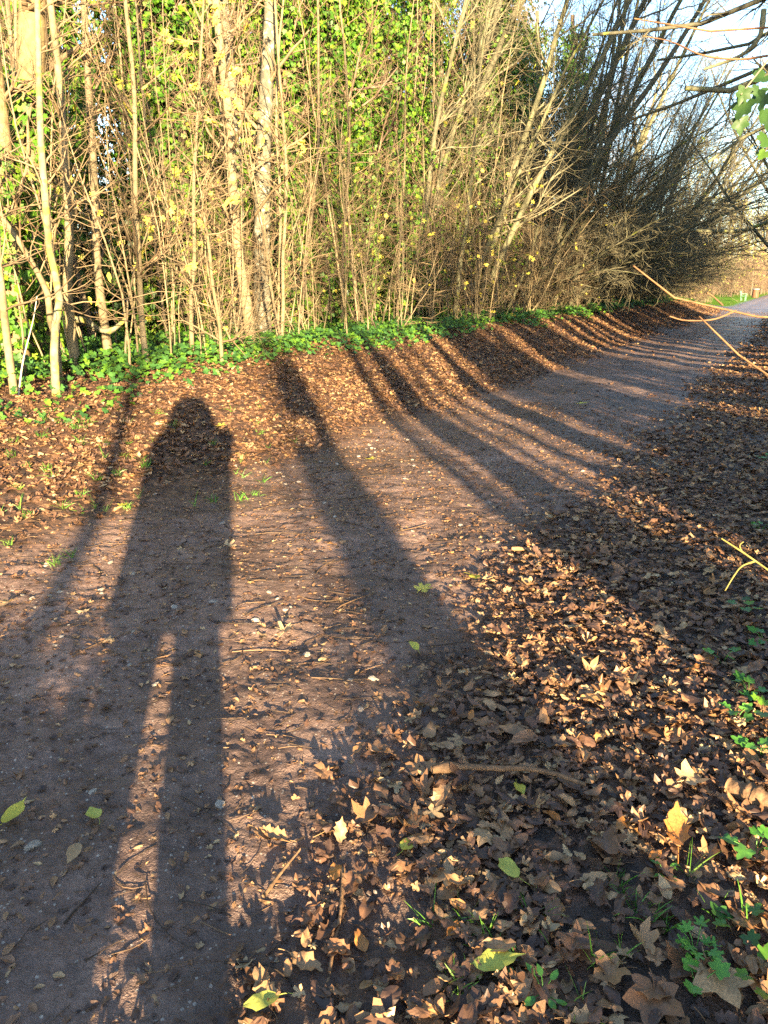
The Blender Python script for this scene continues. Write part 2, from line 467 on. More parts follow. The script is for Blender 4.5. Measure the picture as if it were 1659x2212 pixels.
def ground_material():
    m, nt, b = new_mat('ground_soil')
    L = nt.links
    tc = N(nt, 'ShaderNodeTexCoord')
    def noise(scale, detail=4, rough=0.6):
        n = N(nt, 'ShaderNodeTexNoise'); n.inputs['Scale'].default_value = scale
        n.inputs['Detail'].default_value = detail; n.inputs['Roughness'].default_value = rough
        L.new(tc.outputs['Object'], n.inputs['Vector']); return n
    n1 = noise(3.0, 6, 0.65); n2 = noise(38, 4, 0.7); n3 = noise(140, 3, 0.7)
    mud = ramp(nt, [(0.30, (.078, .048, .039)), (0.48, (.165, .102, .078)), (0.70, (.265, .168, .125))]); L.new(n1.outputs[0], mud.inputs[0])
    n5 = noise(0.8, 5, 0.6)
    dm = N(nt, 'ShaderNodeMapRange'); dm.inputs[1].default_value = 0.40; dm.inputs[2].default_value = 0.60; dm.inputs[3].default_value = 0.55; dm.inputs[4].default_value = 1.15; L.new(n5.outputs[0], dm.inputs[0])
    dv = N(nt, 'ShaderNodeVectorMath', operation='SCALE'); L.new(mud.outputs[0], dv.inputs[0]); L.new(dm.outputs[0], dv.inputs['Scale'])
    # crumbs: small pale stones in the mud
    vo = N(nt, 'ShaderNodeTexVoronoi'); vo.inputs['Scale'].default_value = 75; L.new(tc.outputs['Object'], vo.inputs['Vector'])
    sx = N(nt, 'ShaderNodeSeparateColor'); L.new(vo.outputs['Color'], sx.inputs[0])
    g1 = N(nt, 'ShaderNodeMath', operation='GREATER_THAN'); g1.inputs[1].default_value = 0.90; L.new(sx.outputs[0], g1.inputs[0])
    g2 = N(nt, 'ShaderNodeMath', operation='LESS_THAN'); g2.inputs[1].default_value = 0.34; L.new(vo.outputs['Distance'], g2.inputs[0])
    g3 = N(nt, 'ShaderNodeMath', operation='MULTIPLY'); L.new(g1.outputs[0], g3.inputs[0]); L.new(g2.outputs[0], g3.inputs[1])
    mx0 = N(nt, 'ShaderNodeMix', data_type='RGBA'); L.new(g3.outputs[0], mx0.inputs[0]); L.new(dv.outputs[0], mx0.inputs[6]); mx0.inputs[7].default_value = (.34, .28, .23, 1)
    # dark scraps of rotten leaf
    n4 = noise(9.0, 8, 0.78)
    h1 = N(nt, 'ShaderNodeMapRange'); h1.inputs[1].default_value = 0.54; h1.inputs[2].default_value = 0.62; L.new(n4.outputs[0], h1.inputs[0])
    h2 = N(nt, 'ShaderNodeMath', operation='MULTIPLY'); h2.inputs[1].default_value = 0.65; L.new(h1.outputs[0], h2.inputs[0])
    mx1 = N(nt, 'ShaderNodeMix', data_type='RGBA'); L.new(h2.outputs[0], mx1.inputs[0]); L.new(mx0.outputs[2], mx1.inputs[6]); mx1.inputs[7].default_value = (.060, .038, .030, 1)
    # leaf mould under the litter
    vm = N(nt, 'ShaderNodeTexVoronoi'); vm.inputs['Scale'].default_value = 17; L.new(tc.outputs['Object'], vm.inputs['Vector'])
    sm = N(nt, 'ShaderNodeSeparateColor'); L.new(vm.outputs['Color'], sm.inputs[0])
    mould = ramp(nt, [(0.0, (.030, .019, .014)), (0.5, (.070, .038, .024)), (0.85, (.13, .068, .038)), (1.0, (.20, .11, .06))]); L.new(sm.outputs[0], mould.inputs[0])
    pa = N(nt, 'ShaderNodeAttribute', attribute_name='path')
    mx2 = N(nt, 'ShaderNodeMix', data_type='RGBA'); L.new(pa.outputs['Fac'], mx2.inputs[0]); L.new(mould.outputs[0], mx2.inputs[6]); L.new(mx1.outputs[2], mx2.inputs[7])
    la = N(nt, 'ShaderNodeAttribute', attribute_name='lawn')
    gr = ramp(nt, [(0.3, (.07, .15, .02)), (0.7, (.14, .23, .03))]); L.new(n2.outputs[0], gr.inputs[0])
    mx3 = N(nt, 'ShaderNodeMix', data_type='RGBA'); L.new(la.outputs['Fac'], mx3.inputs[0]); L.new(mx2.outputs[2], mx3.inputs[6]); L.new(gr.outputs[0], mx3.inputs[7])
    c, _ = mul_noise(nt, mx3.outputs[2], 60, 0.75, 1.2, 3)
    L.new(c, b.inputs['Base Color'])
    rr = N(nt, 'ShaderNodeMapRange'); rr.inputs[1].default_value = 0.35; rr.inputs[2].default_value = 0.65; rr.inputs[3].default_value = 0.32; rr.inputs[4].default_value = 0.62
    rm = N(nt, 'ShaderNodeMath', operation='MULTIPLY_ADD'); rm.inputs[1].default_value = 0.5; rm2 = N(nt, 'ShaderNodeMath', operation='MULTIPLY'); rm2.inputs[1].default_value = 0.5
    L.new(n1.outputs[0], rm2.inputs[0]); L.new(n5.outputs[0], rm.inputs[0]); L.new(rm2.outputs[0], rm.inputs[2]); L.new(rm.outputs[0], rr.inputs[0]); L.new(rr.outputs[0], b.inputs['Roughness'])
    sp = N(nt, 'ShaderNodeMapRange'); sp.inputs[3].default_value = 0.5; sp.inputs[4].default_value = 0.0
    L.new(la.outputs['Fac'], sp.inputs[0]); L.new(sp.outputs[0], b.inputs['Specular IOR Level'])
    ad = N(nt, 'ShaderNodeMath', operation='MULTIPLY_ADD'); ad.inputs[1].default_value = 0.45
    L.new(n3.outputs[0], ad.inputs[0]); L.new(n2.outputs[0], ad.inputs[2])
    ad2 = N(nt, 'ShaderNodeMath', operation='MULTIPLY_ADD'); ad2.inputs[1].default_value = 0.5
    L.new(g3.outputs[0], ad2.inputs[0]); L.new(ad.outputs[0], ad2.inputs[2])
    bump(nt, b, ad2.outputs[0], 0.9, 0.018)
    return m

# ------------------------------------------------------------------ tags
def tag(o, label=None, cat=None, group=None, kind=None):
    if label: o['label'] = label
    if cat: o['category'] = cat
    if group: o['group'] = group
    if kind: o['kind'] = kind
    return o

def empty(name, loc=(0, 0, 0), rz=0.0, sc=1.0):
    o = bpy.data.objects.new(name, None); COL.objects.link(o)
    o.location = loc; o.rotation_euler = (0, 0, rz); o.scale = (sc, sc, sc)
    o.empty_display_size = 0.2
    return o

def dup(root, loc, rot, sc, label, group):
    r = root.copy(); COL.objects.link(r)
    r.location = loc; r.rotation_euler = rot; r.scale = (sc, sc, sc)
    r['label'] = label
    if group: r['group'] = group
    for ch in KIDS.get(root.name, []):
        c = ch.copy(); COL.objects.link(c); c.parent = r
    return r
KIDS = {}

# ------------------------------------------------------------------ ground sheet
def grid_axis(parts):
    out = []
    for a, b, n in parts: out.append(np.linspace(a, b, n, endpoint=False))
    return np.concatenate(out + [[parts[-1][1]]])

gs = grid_axis([(-400, -60, 8), (-60, -14, 20), (-14, -9, 40), (-9, -2.5, 420), (-2.5, 6, 280), (6, 25, 260), (25, 60, 160), (60, 130, 60), (130, 700, 20)])
gq = grid_axis([(-400, -60, 8), (-60, -12, 24), (-12, -4.2, 50), (-4.2, -0.2, 160), (-0.2, 4.6, 230), (4.6, 10, 30), (10, 60, 16), (60, 400, 8)])
SS, QQ = np.meshgrid(gs, gq, indexing='ij')
GX, GY = to_xy(SS, QQ)
GZ = terrain(GX, GY)
ns, nq = SS.shape
ii = (np.arange(ns - 1)[:, None] * nq + np.arange(nq - 1)[None, :]).ravel()
acc = Acc()
acc.add(np.stack([GX, GY, GZ], -1), None, np.stack([ii, ii + 1, ii + nq + 1, ii + nq], 1)[:, ::-1].copy())
ground = acc.obj('ground', ground_material())
edge = 0.7 * fbm(GX * 0.9, GY * 0.9, 61, 3)
pathw = sstep(-0.35, 0.25, QQ + edge) * (1 - sstep(2.5, 3.2, QQ - 0.38 * sstep(-5.5, -8.2, SS) + edge))
lawn = sstep(46, 52, SS + 6 * edge) * (1 - sstep(-0.6, -0.1, QQ + edge)) 
lawn = np.maximum(lawn, sstep(70, 78, SS) * sstep(2.8, 3.2, QQ + edge))
for nm, arr in (('path', pathw), ('lawn', lawn)):
    a = ground.data.attributes.new(nm, 'FLOAT', 'POINT'); a.data.foreach_set('value', arr.ravel().astype(np.float32))
tag(ground, kind='structure')

# ------------------------------------------------------------------ leaf litter
rng = np.random.default_rng(7)
T_NEAR = []
for kind, cnt in (('sycamore', 4), ('oak', 9), ('oval', 10), ('field', 5)):
    for _ in range(cnt): T_NEAR.append(leaf_mesh(rng, kind, rng.uniform(0.05, 0.75), 2, 0.06))
T_FAR = []
for kind, cnt in (('field', 4), ('oval', 5), ('ivy', 3)):
    for _ in range(cnt): T_FAR.append(leaf_mesh(rng, kind, rng.uniform(0.05, 0.7), 1, 0.07))

def litter(acc, temps, s0, s1, q0, q1, dens, size, tilt, dens_fn=None, zoff=(0.004, 0.03), rpow=1.0):
    n = int((s1 - s0) * (q1 - q0) * dens)
    s = rng.uniform(s0, s1, n); q = rng.uniform(q0, q1, n)
    X, Y = to_xy(s, q)
    if dens_fn is not None:
        keep = rng.random(n) < dens_fn(s, q, X, Y); X = X[keep]; Y = Y[keep]
    n = len(X)
    if not n: return
    Z = terrain(X, Y) + rng.uniform(zoff[0], zoff[1], n)
    M = rots(rng.uniform(0, 6.283, n), np.abs(rng.normal(0, tilt, n)), rng.uniform(0, 6.283, n))
    flip = rng.random(n) < 0.4
    M[flip] = M[flip] @ np.diag([1, -1, -1])
    sz = rng.uniform(size[0], size[1], n)
    Z = Z + flip * sz * 0.06
    scatter(acc, temps, np.stack([X, Y, Z], 1), M, sz, rng.random(n) ** rpow, rng.integers(0, len(temps), n))

def clump(X, Y, f, seed, lo, hi):
    return sstep(lo, hi, fbm(X * f, Y * f, seed, 2) + 0.5)

def dens_right(s, q, X, Y):
    return sstep(-0.30, 0.55, q - 2.72 - 0.38 * sstep(-5.5, -8.2, s) + 0.8 * fbm(X * 1.1, Y * 1.1, 71, 3)) * (0.45 + 0.55 * clump(X, Y, 1.6, 73, 0.32, 0.5))
def dens_left(s, q, X, Y):
    return sstep(-0.3, 0.7, -q + 1.1 * fbm(X * 0.9, Y * 0.9, 75, 3)) * (0.55 + 0.45 * clump(X, Y, 1.2, 77, 0.3, 0.5)) * (1 - 0.75 * sstep(2.7, 3.3, -q))
def dens_path(s, q, X, Y):
    return 0.25 + 0.75 * clump(X, Y, 0.9, 79, 0.45, 0.62)

lit = Acc()
litter(lit, T_NEAR, -9.0, -2.0, 1.3, 5.2, 1500, (0.024, 0.064), 0.28, dens_right, rpow=1.25)
litter(lit, T_NEAR, -9.0, -2.0, 1.3, 5.2, 120, (0.068, 0.105), 0.22, dens_right, (0.015, 0.04))
litter(lit, T_FAR, -2.0, 12, 1.4, 5.0, 520, (0.045, 0.095), 0.30, dens_right, rpow=1.2)
litter(lit, T_FAR, 12, 45, 1.5, 4.8, 150, (0.07, 0.12), 0.32, dens_right)
litter(lit, T_FAR, -8.5, 9, -4.2, 0.8, 800, (0.035, 0.085), 0.28, dens_left, rpow=1.5)
litter(lit, T_FAR, 9, 46, -3.8, 0.8, 260, (0.06, 0.11), 0.30, dens_left, rpow=1.5)
litter(lit, T_FAR, -7, 14, -9, -4.0, 60, (0.08, 0.13), 0.40)
litter(lit, T_NEAR, -8.6, 1, -0.3, 2.6, 22, (0.035, 0.075), 0.16, dens_path, (0.0, 0.012), 1.4)
litter(lit, T_FAR, 1, 40, -0.2, 2.6, 14, (0.05, 0.10), 0.2, dens_path, (0.0, 0.012))
tag(lit.obj('leaf_litter', M_DEAD, smooth=False), 'brown leaf litter on the banks and verges of the path', 'leaf litter', kind='stuff')
frag = Acc()
T_FRAG = [leaf_mesh(rng, k, rng.uniform(0.2, 1.0), 1, 0.07) for k in ('oval', 'field', 'ivy', 'oval', 'oak')]
litter(frag, T_FRAG, -8.8, 1.5, -0.4, 3.5, 480, (0.012, 0.042), 0.22, None, (-0.003, 0.006), 1.6)
tag(frag.obj('leaf_scraps', M_DEAD, smooth=False), 'small dark scraps of rotted leaf trodden into the mud', 'leaf scraps', kind='stuff')

# twigs trodden into the mud: far ones as stuff
def twig_paths(n, s0, s1, q0, q1, L, r):
    s = rng.uniform(s0, s1, n); q = rng.uniform(q0, q1, n)
    X, Y = to_xy(s, q)
    a = rng.normal(0.15, 0.7, n); ln = rng.uniform(L[0], L[1], n)
    t = np.linspace(-0.5, 0.5, 5)[None, :]
    bend = rng.normal(0, 0.10, n)[:, None] * ln[:, None] * (0.25 - t * t) * 4
    PX = X[:, None] + np.cos(a)[:, None] * ln[:, None] * t - np.sin(a)[:, None] * bend
    PY = Y[:, None] + np.sin(a)[:, None] * ln[:, None] * t + np.cos(a)[:, None] * bend
    rad = rng.uniform(r[0], r[1], n)
    PZ = terrain(PX, PY)
    PZ = PZ * 0.4 + PZ.mean(1, keepdims=True) * 0.6 + rad[:, None] + 0.004
    R = rad[:, None] * np.linspace(1, 0.55, 5)[None, :]
    return np.stack([PX, PY, PZ], -1), R
tw = Acc()
for a in ((1500, -8.6, -1, -0.6, 3.6, (0.03, 0.14), (0.0008, 0.0024)), (260, -3, 12, -0.5, 3.5, (0.08, 0.3), (0.002, 0.004))):
    P, R = twig_paths(*a); V, Q = tubes(P, R, 4); tw.add(V, None, Q, np.repeat(rng.random(len(P)), 20))
tag(tw.obj('twig_litter', M_WETTWIG), 'scraps of twig trodden into the muddy path', 'twig litter', kind='stuff')

# ------------------------------------------------------------------ ivy carpet on the bank
T_IVY = [leaf_mesh(rng, 'ivy', rng.uniform(-0.3, 0.5), 1, 0.03) for _ in range(6)]
iv = Acc()
def ivy_carpet(s0, s1, q0, q1, dens, size, h):
    n = int((s1 - s0) * (q1 - q0) * dens)
    s = rng.uniform(s0, s1, n); q = rng.uniform(q0, q1, n)
    X, Y = to_xy(s, q)
    wob = 1.3 * fbm(X * 0.9, Y * 0.9, 91, 4)
    d = -q + wob
    keep = rng.random(n) < sstep(1.9, 2.75, d + .6 * sstep(0, -6, s)) * (1 - 0.65 * sstep(3.6, 5.0, d)) * (0.35 + 0.65 * clump(X, Y, 1.3, 93, 0.38, 0.52))
    X = X[keep]; Y = Y[keep]; d = d[keep]; n = len(X)
    hh = h * (0.25 + 0.75 * rng.random(n)) * (0.5 + 0.5 * clump(X, Y, 2.0, 95, 0.35, 0.6)) * (0.4 + 0.6 * sstep(2.0, 2.7, d))
    Z = terrain(X, Y) + hh
    nrm = unit(np.stack([rng.normal(0.1, 0.45, n), rng.normal(-0.35, 0.45, n), np.ones(n)], 1))
    dn = np.stack([rng.normal(0, 1, n), rng.normal(-0.3, 1, n), np.full(n, -0.8)], 1)
    scatter(iv, T_IVY, np.stack([X, Y, Z], 1), frames(nrm, dn), rng.uniform(size[0], size[1], n), rng.random(n), rng.integers(0, len(T_IVY), n))
ivy_carpet(-8, 6, -6.5, -1.5, 420, (0.06, 0.12), 0.24)
ivy_carpet(6, 24, -5.5, -1.6, 260, (0.08, 0.13), 0.24)
ivy_carpet(24, 50, -4.8, -1.6, 110, (0.11, 0.17), 0.26)
tag(iv.obj('ivy_carpet', M_IVYDARK), 'green ivy carpet along the foot of the thicket above the bank', 'ivy', kind='stuff')

# ------------------------------------------------------------------ growing plants
T_YEL = [leaf_mesh(rng, 'field', rng.uniform(-0.5, 0.9), 1, 0.08) for _ in range(5)] + [leaf_mesh(rng, 'oval', 0.6, 1, 0.06)]

def leaves_on(acc, temps, P, frac, size, per=1, spread=0.03):
    tips = P[:, -1]
    sel = tips[rng.random(len(tips)) < frac]
    if not len(sel): return
    pos = np.repeat(sel, per, axis=0) + rng.normal(0, spread, (len(sel) * per, 3))
    n = len(pos)
    nrm = np.stack([rng.normal(0.1, 0.6, n), rng.normal(-0.7, 0.6, n), rng.normal(0.5, 0.5, n)], 1)
    dn = np.stack([rng.normal(0, 0.5, n), rng.normal(0, 0.5, n), np.full(n, -1.0)], 1)
    scatter(acc, temps, pos, frames(nrm, dn), rng.uniform(size[0], size[1], n), rng.random(n), rng.integers(0, len(temps), n))

def stems(n, h, r, lean, n_pts=10, spread=0.0, wig=0.035):
    st = rng.normal(0, spread, (n, 3)); st[:, 2] = -0.08
    d = np.stack([rng.normal(0, lean, n), rng.normal(0, lean, n), np.ones(n)], 1)
    L = rng.uniform(h[0], h[1], n)
    r0 = rng.uniform(r[0], r[1], n)
    return walk(rng, st, d, L, n_pts, wig, 0.03, r0, r0 * 0.25)

def build_plant(name, P, R, levels, mats, leaf=None, leaf_temps=None, leaf_mat_=None, sides=6, min_r=None):
    """Empty > trunk, crown, foliage; returns the root"""
    root = empty(name)
    tr = Acc(); V, Q = tubes(P, R, sides); tr.add(V, None, Q, np.repeat(rng.random(len(P)) * 0.5, V.shape[0] // len(P)))
    kids = [tr.obj('trunk', mats[0], root)]
    cr = Acc(); par = (P, R); last = P
    for lv in levels:
        p, r = grow(rng, par[0], par[1], **lv)
        V, Q = tubes(p, r, 4 if r.max() > 0.008 else 3)
        cr.add(V, None, Q, np.repeat(rng.random(len(p)) * 0.5, V.shape[0] // len(p)))
        par = (p, r); last = p
    kids.append(cr.obj('crown', mats[1], root))
    if leaf:
        lf = Acc(); leaves_on(lf, leaf_temps or T_YEL, last, *leaf)
        if lf.n: kids.append(lf.obj('foliage', leaf_mat_ or M_YELLOW, root))
    KIDS[root.name] = kids
    return root

L_WHIP = [dict(per=18, t0=.18, t1=.98, ang=(35, 90), length=(.5, 1.5), n=6, wig=.18, lift=.02, rr=.55, rmin=.0022),
          dict(per=4, t0=.15, t1=.95, ang=(30, 70), length=(.18, .5), n=4, wig=.2, lift=.02, rr=.7, rmin=.0017)]
L_POLE = [dict(per=24, t0=.22, t1=.98, ang=(35, 80), length=(.8, 2.3), n=7, wig=.15, lift=.05, rr=.38, rmin=.003),
          dict(per=6, t0=.15, t1=.95, ang=(30, 70), length=(.3, .8), n=4, wig=.2, lift=.03, rr=.6, rmin=.0018)]
L_SHRUB = [dict(per=11, t0=.12, t1=.98, ang=(35, 95), length=(.5, 1.4), n=6, wig=.20, lift=.02, rr=.55, rmin=.0022),
           dict(per=4, t0=.15, t1=.95, ang=(30, 75), length=(.15, .5), n=4, wig=.22, lift=.02, rr=.7, rmin=.0016)]

def whip(leaf): 
    P, R = stems(1, (2.8, 5.4), (.010, .018), .14, 11, 0, .06)
    return build_plant('sapling', P, R, L_WHIP, (M_BARK, M_TWIG), leaf)
def pole(leaf):
    P, R = stems(1, (5.5, 8.5), (.020, .036), .08, 14, 0, .04)
    return build_plant('sapling', P, R, L_POLE, (M_BARK, M_TWIG), leaf, sides=7)
def shrub(leaf):
    P, R = stems(7, (1.6, 4.4), (.006, .014), .30, 10, .18, .085)
    return build_plant('shrub', P, R, L_SHRUB, (M_BARK, M_TWIG), leaf, sides=5)

WHIPS = [whip((.03, (.08, .12), 1)) for _ in range(5)] + [whip((.10, (.08, .12), 2))]
POLES = [pole((.02, (.08, .12), 2)), pole((.06, (.08, .13), 3)), pole(None), pole((.03, (.08, .12), 1))]
SHRUBS = [shrub((.012, (.07, .11), 1)) for _ in range(5)] + [shrub((.06, (.08, .12), 2))]

ZONES = [(-99, -0.5, 'in full sun, near the ivied old trunk'), (-0.5, 8, 'in full sun, around the tall grey trunk'),
         (8, 17, 'half lit, behind the striped bank'), (17, 27, 'lit by a last sun patch before the dark arch'), (27, 99, 'in deep shade under the dark arch')]
def zone(s):
    for i, (a, b, t) in enumerate(ZONES):
        if a <= s < b: return i, t
KIND_TXT = {'whip': ('thin whippy sapling', 'thin whippy saplings'), 'pole': ('straight pole-like sapling', 'pole-like saplings'), 'shrub': ('bushy many-stemmed bare shrub', 'many-stemmed bare shrubs')}
used = set()
def put(protos, kind, s, q, sc, lean=0.06):
    X, Y = to_xy(s, q)
    loc = (X, Y, float(terrain(X, Y)))
    zi, zt = zone(s)
    u_ = 829.5 + 1670 * X / Y
    if u_ < 340 and q > -4.6 and kind != 'whip' and rng.random() < .5: return None
    one, many = KIND_TXT[kind]
    label = f'{one} {zt}'; group = f'{many} {zt}'
    root = protos[rng.integers(0, len(protos))]
    rot = (rng.normal(0, lean), rng.normal(0, lean), rng.uniform(0, 6.283))
    cat = 'shrub' if kind == 'shrub' else 'sapling'
    if root.name not in used:
        used.add(root.name)
        root.location = loc; root.rotation_euler = rot; root.scale = (sc,) * 3
        tag(root, label, cat, group)
        return root
    return dup(root, loc, rot, sc, label, group)

def strat(n, s0, s1):
    return s0 + (np.arange(n) + rng.random(n)) / n * (s1 - s0)
for s in strat(30, -7.5, -1): put(WHIPS, 'whip', s, -2.55 - abs(rng.normal(0, .7)), rng.uniform(.7, 1.1))
for s in strat(64, -7.5, 30): put(WHIPS, 'whip', s, -2.75 - abs(rng.normal(0, .9)), rng.uniform(.75, 1.15))
for s in strat(44, -7.5, 12): put(WHIPS, 'whip', s, -3.2 - abs(rng.normal(0, 1.4)), rng.uniform(.7, 1.2))
for s in strat(72, -7.5, 34): put(POLES, 'pole', s, -3.4 - abs(rng.normal(0, 1.5)), rng.uniform(.8, 1.15))
for s in strat(64, -7.5, 32): put(SHRUBS, 'shrub', s, -2.8 - abs(rng.normal(0, 1.1)), rng.uniform(.6, 1.3), .09)
for s in strat(26, 30, 48): put(SHRUBS, 'shrub', s, -2.6 - abs(rng.normal(0, 1.0)), rng.uniform(1.0, 1.5), .05)

# the rest of the thicket, farther in, as one mass
def merged(acc_by_mat, protos, pts, scs):
    for (X, Y), sc in zip(pts, scs):
        root = protos[rng.integers(0, len(protos))]
        a = rng.uniform(0, 6.283); c, s_ = math.cos(a), math.sin(a)
        lean = Matrix.Rotation(rng.normal(0, .06), 3, 'X') @ Matrix.Rotation(rng.normal(0, .06), 3, 'Y')
        Mx = np.array(lean) @ np.array([[c, -s_, 0], [s_, c, 0], [0, 0, 1]]) * sc
        base = np.array([X, Y, float(terrain(X, Y))])
        for ch in KIDS[root.name]:
            me = ch.data
            key = (me.name)
            if key not in _cache:
                V = np.empty(len(me.vertices) * 3, np.float32); me.vertices.foreach_get('co', V)
                L = np.empty(len(me.loops), np.int32); me.loops.foreach_get('vertex_index', L)
                nt_ = sum(1 for p in me.polygons if p.loop_total == 3)
                _cache[key] = (V.reshape(-1, 3), L[:nt_ * 3].reshape(-1, 3), L[nt_ * 3:].reshape(-1, 4))
            V, T, Q = _cache[key]
            acc_by_mat.setdefault(me.materials[0].name, Acc()).add(V @ Mx.T + base, T if len(T) else None, Q if len(Q) else None, rng.random())
_cache = {}
pts = [to_xy(s, -4.6 - 5.5 * rng.random()) for s in strat(80, -9, 34)]
pts += [to_xy(s, -2.8 - 3.5 * rng.random()) for s in strat(60, 30, 50)]
ab = {}
merged(ab, SHRUBS + WHIPS[:3], pts, rng.uniform(.9, 1.5, len(pts)))
th = empty('undergrowth'); tag(th, 'tangle of bare brush deep inside the thicket', 'undergrowth', kind='stuff')
for nm, a in ab.items():
    o = a.obj('foliage' if 'leaf' in nm else ('trunk' if 'bark' in nm else 'crown'), bpy.data.materials[nm], th)
    o['kind'] = 'stuff'

# ------------------------------------------------------------------ named trees on the left, traced stem by stem
def traced(name, pts, wpx, mats, label, cat='tree', levels=None, leaf=None, ivy=None, base_q=None, sides=9, n=16, top=1.0):
    """pts: picture columns and rows of the stem from its foot up; it stands where the foot meets the ground"""
    if base_q is None:
        X, Y, Z = ground_at(*pts[0])
    else:
        X, Y = place(pts[0][0], base_q); Z = float(terrain(X, Y))
    W = [np.array([X, Y, Z - 0.1])]
    for k, (u, v) in enumerate(pts[1:]):
        W.append(at_depth(u, v, Y + rng.normal(0, .10)))
    if top > 1.0:
        d = W[-1] - W[-2]; W.append(W[-1] + d * (top - 1.0) * np.linalg.norm(W[-1] - W[0]) / np.linalg.norm(d))
    P = spline(W, n)
    r0 = wpx * 0.5 * Y / F_PX
    R = np.linspace(r0 * 1.05, r0 * (0.62 if top == 1.0 else 0.45), n); R[0] *= 1.15
    base = P[0] + (0, 0, 0.1)
    P = P - base
    root = build_plant(name, P[None], R[None], levels or L_POLE, mats, leaf, sides=sides)
    root.location = base
    tag(root, label, cat)
    if ivy:
        ia = Acc(); ivy_on(ia, P, R, *ivy)
        KIDS[root.name].append(ia.obj('ivy', M_IVY, root))
    return root

def ivy_on(acc, P, R, n, t0, t1, out, size):
    t = t0 + (t1 - t0) * rng.random(n)
    f = t * (len(P) - 1); i = np.minimum(f.astype(int), len(P) - 2); f = f - i
    p = P[i] * (1 - f)[:, None] + P[i + 1] * f[:, None]
    r = R[i]
    a = rng.uniform(0, 6.283, n)
    o = np.stack([np.cos(a), np.sin(a), np.zeros(n)], 1)
    # lumpy outline: bulges that change with height and side
    lump = 0.25 + 1.25 * np.clip(vnoise(p[:, 2] * 1.5 + 7 * np.cos(a), 3 * np.sin(a) + p[:, 2] * .4, 13), 0, 1)
    rad = r + out * lump * np.sqrt(rng.uniform(0.15, 1, n))
    pos = p + o * rad[:, None]; pos[:, 2] += rng.normal(0, .05, n)
    nrm = unit(o + rng.normal(0, .35, (n, 3)) + np.array([0, 0, .35]))
    dn = np.stack([rng.normal(0, .4, n), rng.normal(0, .4, n), np.full(n, -1.0)], 1)
    scatter(acc, T_IVY, pos, frames(nrm, dn), rng.uniform(size[0], size[1], n), rng.random(n), rng.integers(0, len(T_IVY), n))

GOLD = (M_BARKGOLD, M_TWIG); TAN = (M_BARK, M_TWIG); GREY = (M_BARKGREY, M_TWIG); LICH = (M_LICHEN, M_TWIG)
FEW = [dict(per=9, t0=.35, t1=.98, ang=(35, 70), length=(.5, 1.5), n=7, wig=.15, lift=.05, rr=.35, rmin=.003),
       dict(per=5, t0=.15, t1=.95, ang=(30, 70), length=(.2, .6), n=4, wig=.2, lift=.03, rr=.6, rmin=.0018)]
traced('tree', [(70, 800), (62, 500), (64, 250), (72, 0)], 74, GOLD, 'thick old trunk with gold bark and ivy climbing its lower half', ivy=(900, .02, .55, .16, (.10, .18)), base_q=-3.7, top=1.5, sides=14, levels=FEW)
traced('tree', [(12, 780), (25, 560), (8, 330), (-22, 60)], 46, GOLD, 'leaning gold-barked trunk with a forked stub, beside the thick ivied trunk', ivy=(450, .02, .55, .14, (.10, .17)), base_q=-3.4, top=1.3, sides=12, levels=FEW)
traced('tree', [(120, 852), (117, 760), (121, 690), (130, 630), (110, 560), (98, 430), (88, 300), (84, 150), (80, -40)], 17, LICH, 'slender crooked stem blotched with yellow lichen', levels=FEW)
traced('tree', [(128, 835), (122, 740), (108, 690), (104, 640), (82, 590), (40, 520), (5, 470), (-40, 400)], 15, TAN, 'bent pale stem that leans away behind the lichen-blotched one', levels=FEW)
traced('tree', [(165, 806), (152, 690), (145, 620), (150, 500), (140, 330), (126, 150), (108, 0)], 21, TAN, 'straight tan trunk just behind the lichen-blotched stem', levels=FEW, top=1.3)
traced('tree', [(238, 782), (224, 690), (208, 560), (204, 400), (192, 200), (180, -20)], 19, TAN, 'pale smooth young trunk beside the low hooked branch', levels=L_POLE, leaf=(.07, (.09, .13), 2), top=1.4)
traced('tree', [(318, 792), (306, 690), (300, 560), (292, 420), (290, 200), (270, 0)], 13, TAN, 'slim tan stem rising from the brightest ivy', levels=L_POLE, leaf=(.07, (.09, .13), 2), top=1.3)
traced('tree', [(30, 850), (16, 740), (5, 640), (-6, 520), (-10, 300)], 17, TAN, 'pale stem at the outer end of the bank, beside the white dead stick', levels=FEW)
traced('tree', [(545, 752), (533, 660), (516, 560), (503, 430), (500, 300), (480, 140), (466, 0)], 23, TAN, 'tall tan trunk with yellow leaf sprays, in front of the grey trunk', levels=L_POLE, leaf=(.16, (.09, .14), 3), top=1.4, sides=11)
traced('tree', [(560, 700), (566, 500), (570, 300), (578, 150), (586, -10)], 35, GREY, 'tall grey trunk with pale lichen spots', base_q=-4.2, levels=FEW, top=1.5, sides=14)
traced('tree', [(505, 700), (512, 400), (500, 200), (480, -10)], 30, GREY, 'grey-green trunk half hidden behind the tall tan trunk', base_q=-5.0, levels=FEW, top=1.5, sides=12, ivy=(300, .05, .4, .15, (.08, .12)))
traced('tree', [(835, 668), (833, 560), (826, 450), (822, 330), (824, 240), (850, 150), (880, 40)], 15, (M_BACKBARK, M_TWIG), 'crooked dark-footed stem that turns pale and forks', levels=L_POLE, leaf=(.04, (.06, .09), 1), top=1.3)
traced('tree', [(700, 690), (705, 560), (700, 430), (694, 300), (690, 160)], 12, TAN, 'slim pale stem with ivy climbing it, below a yellow leaf spray', levels=L_POLE, leaf=(.14, (.09, .14), 3), ivy=(250, .05, .9, .06, (.06, .10)), top=1.2)
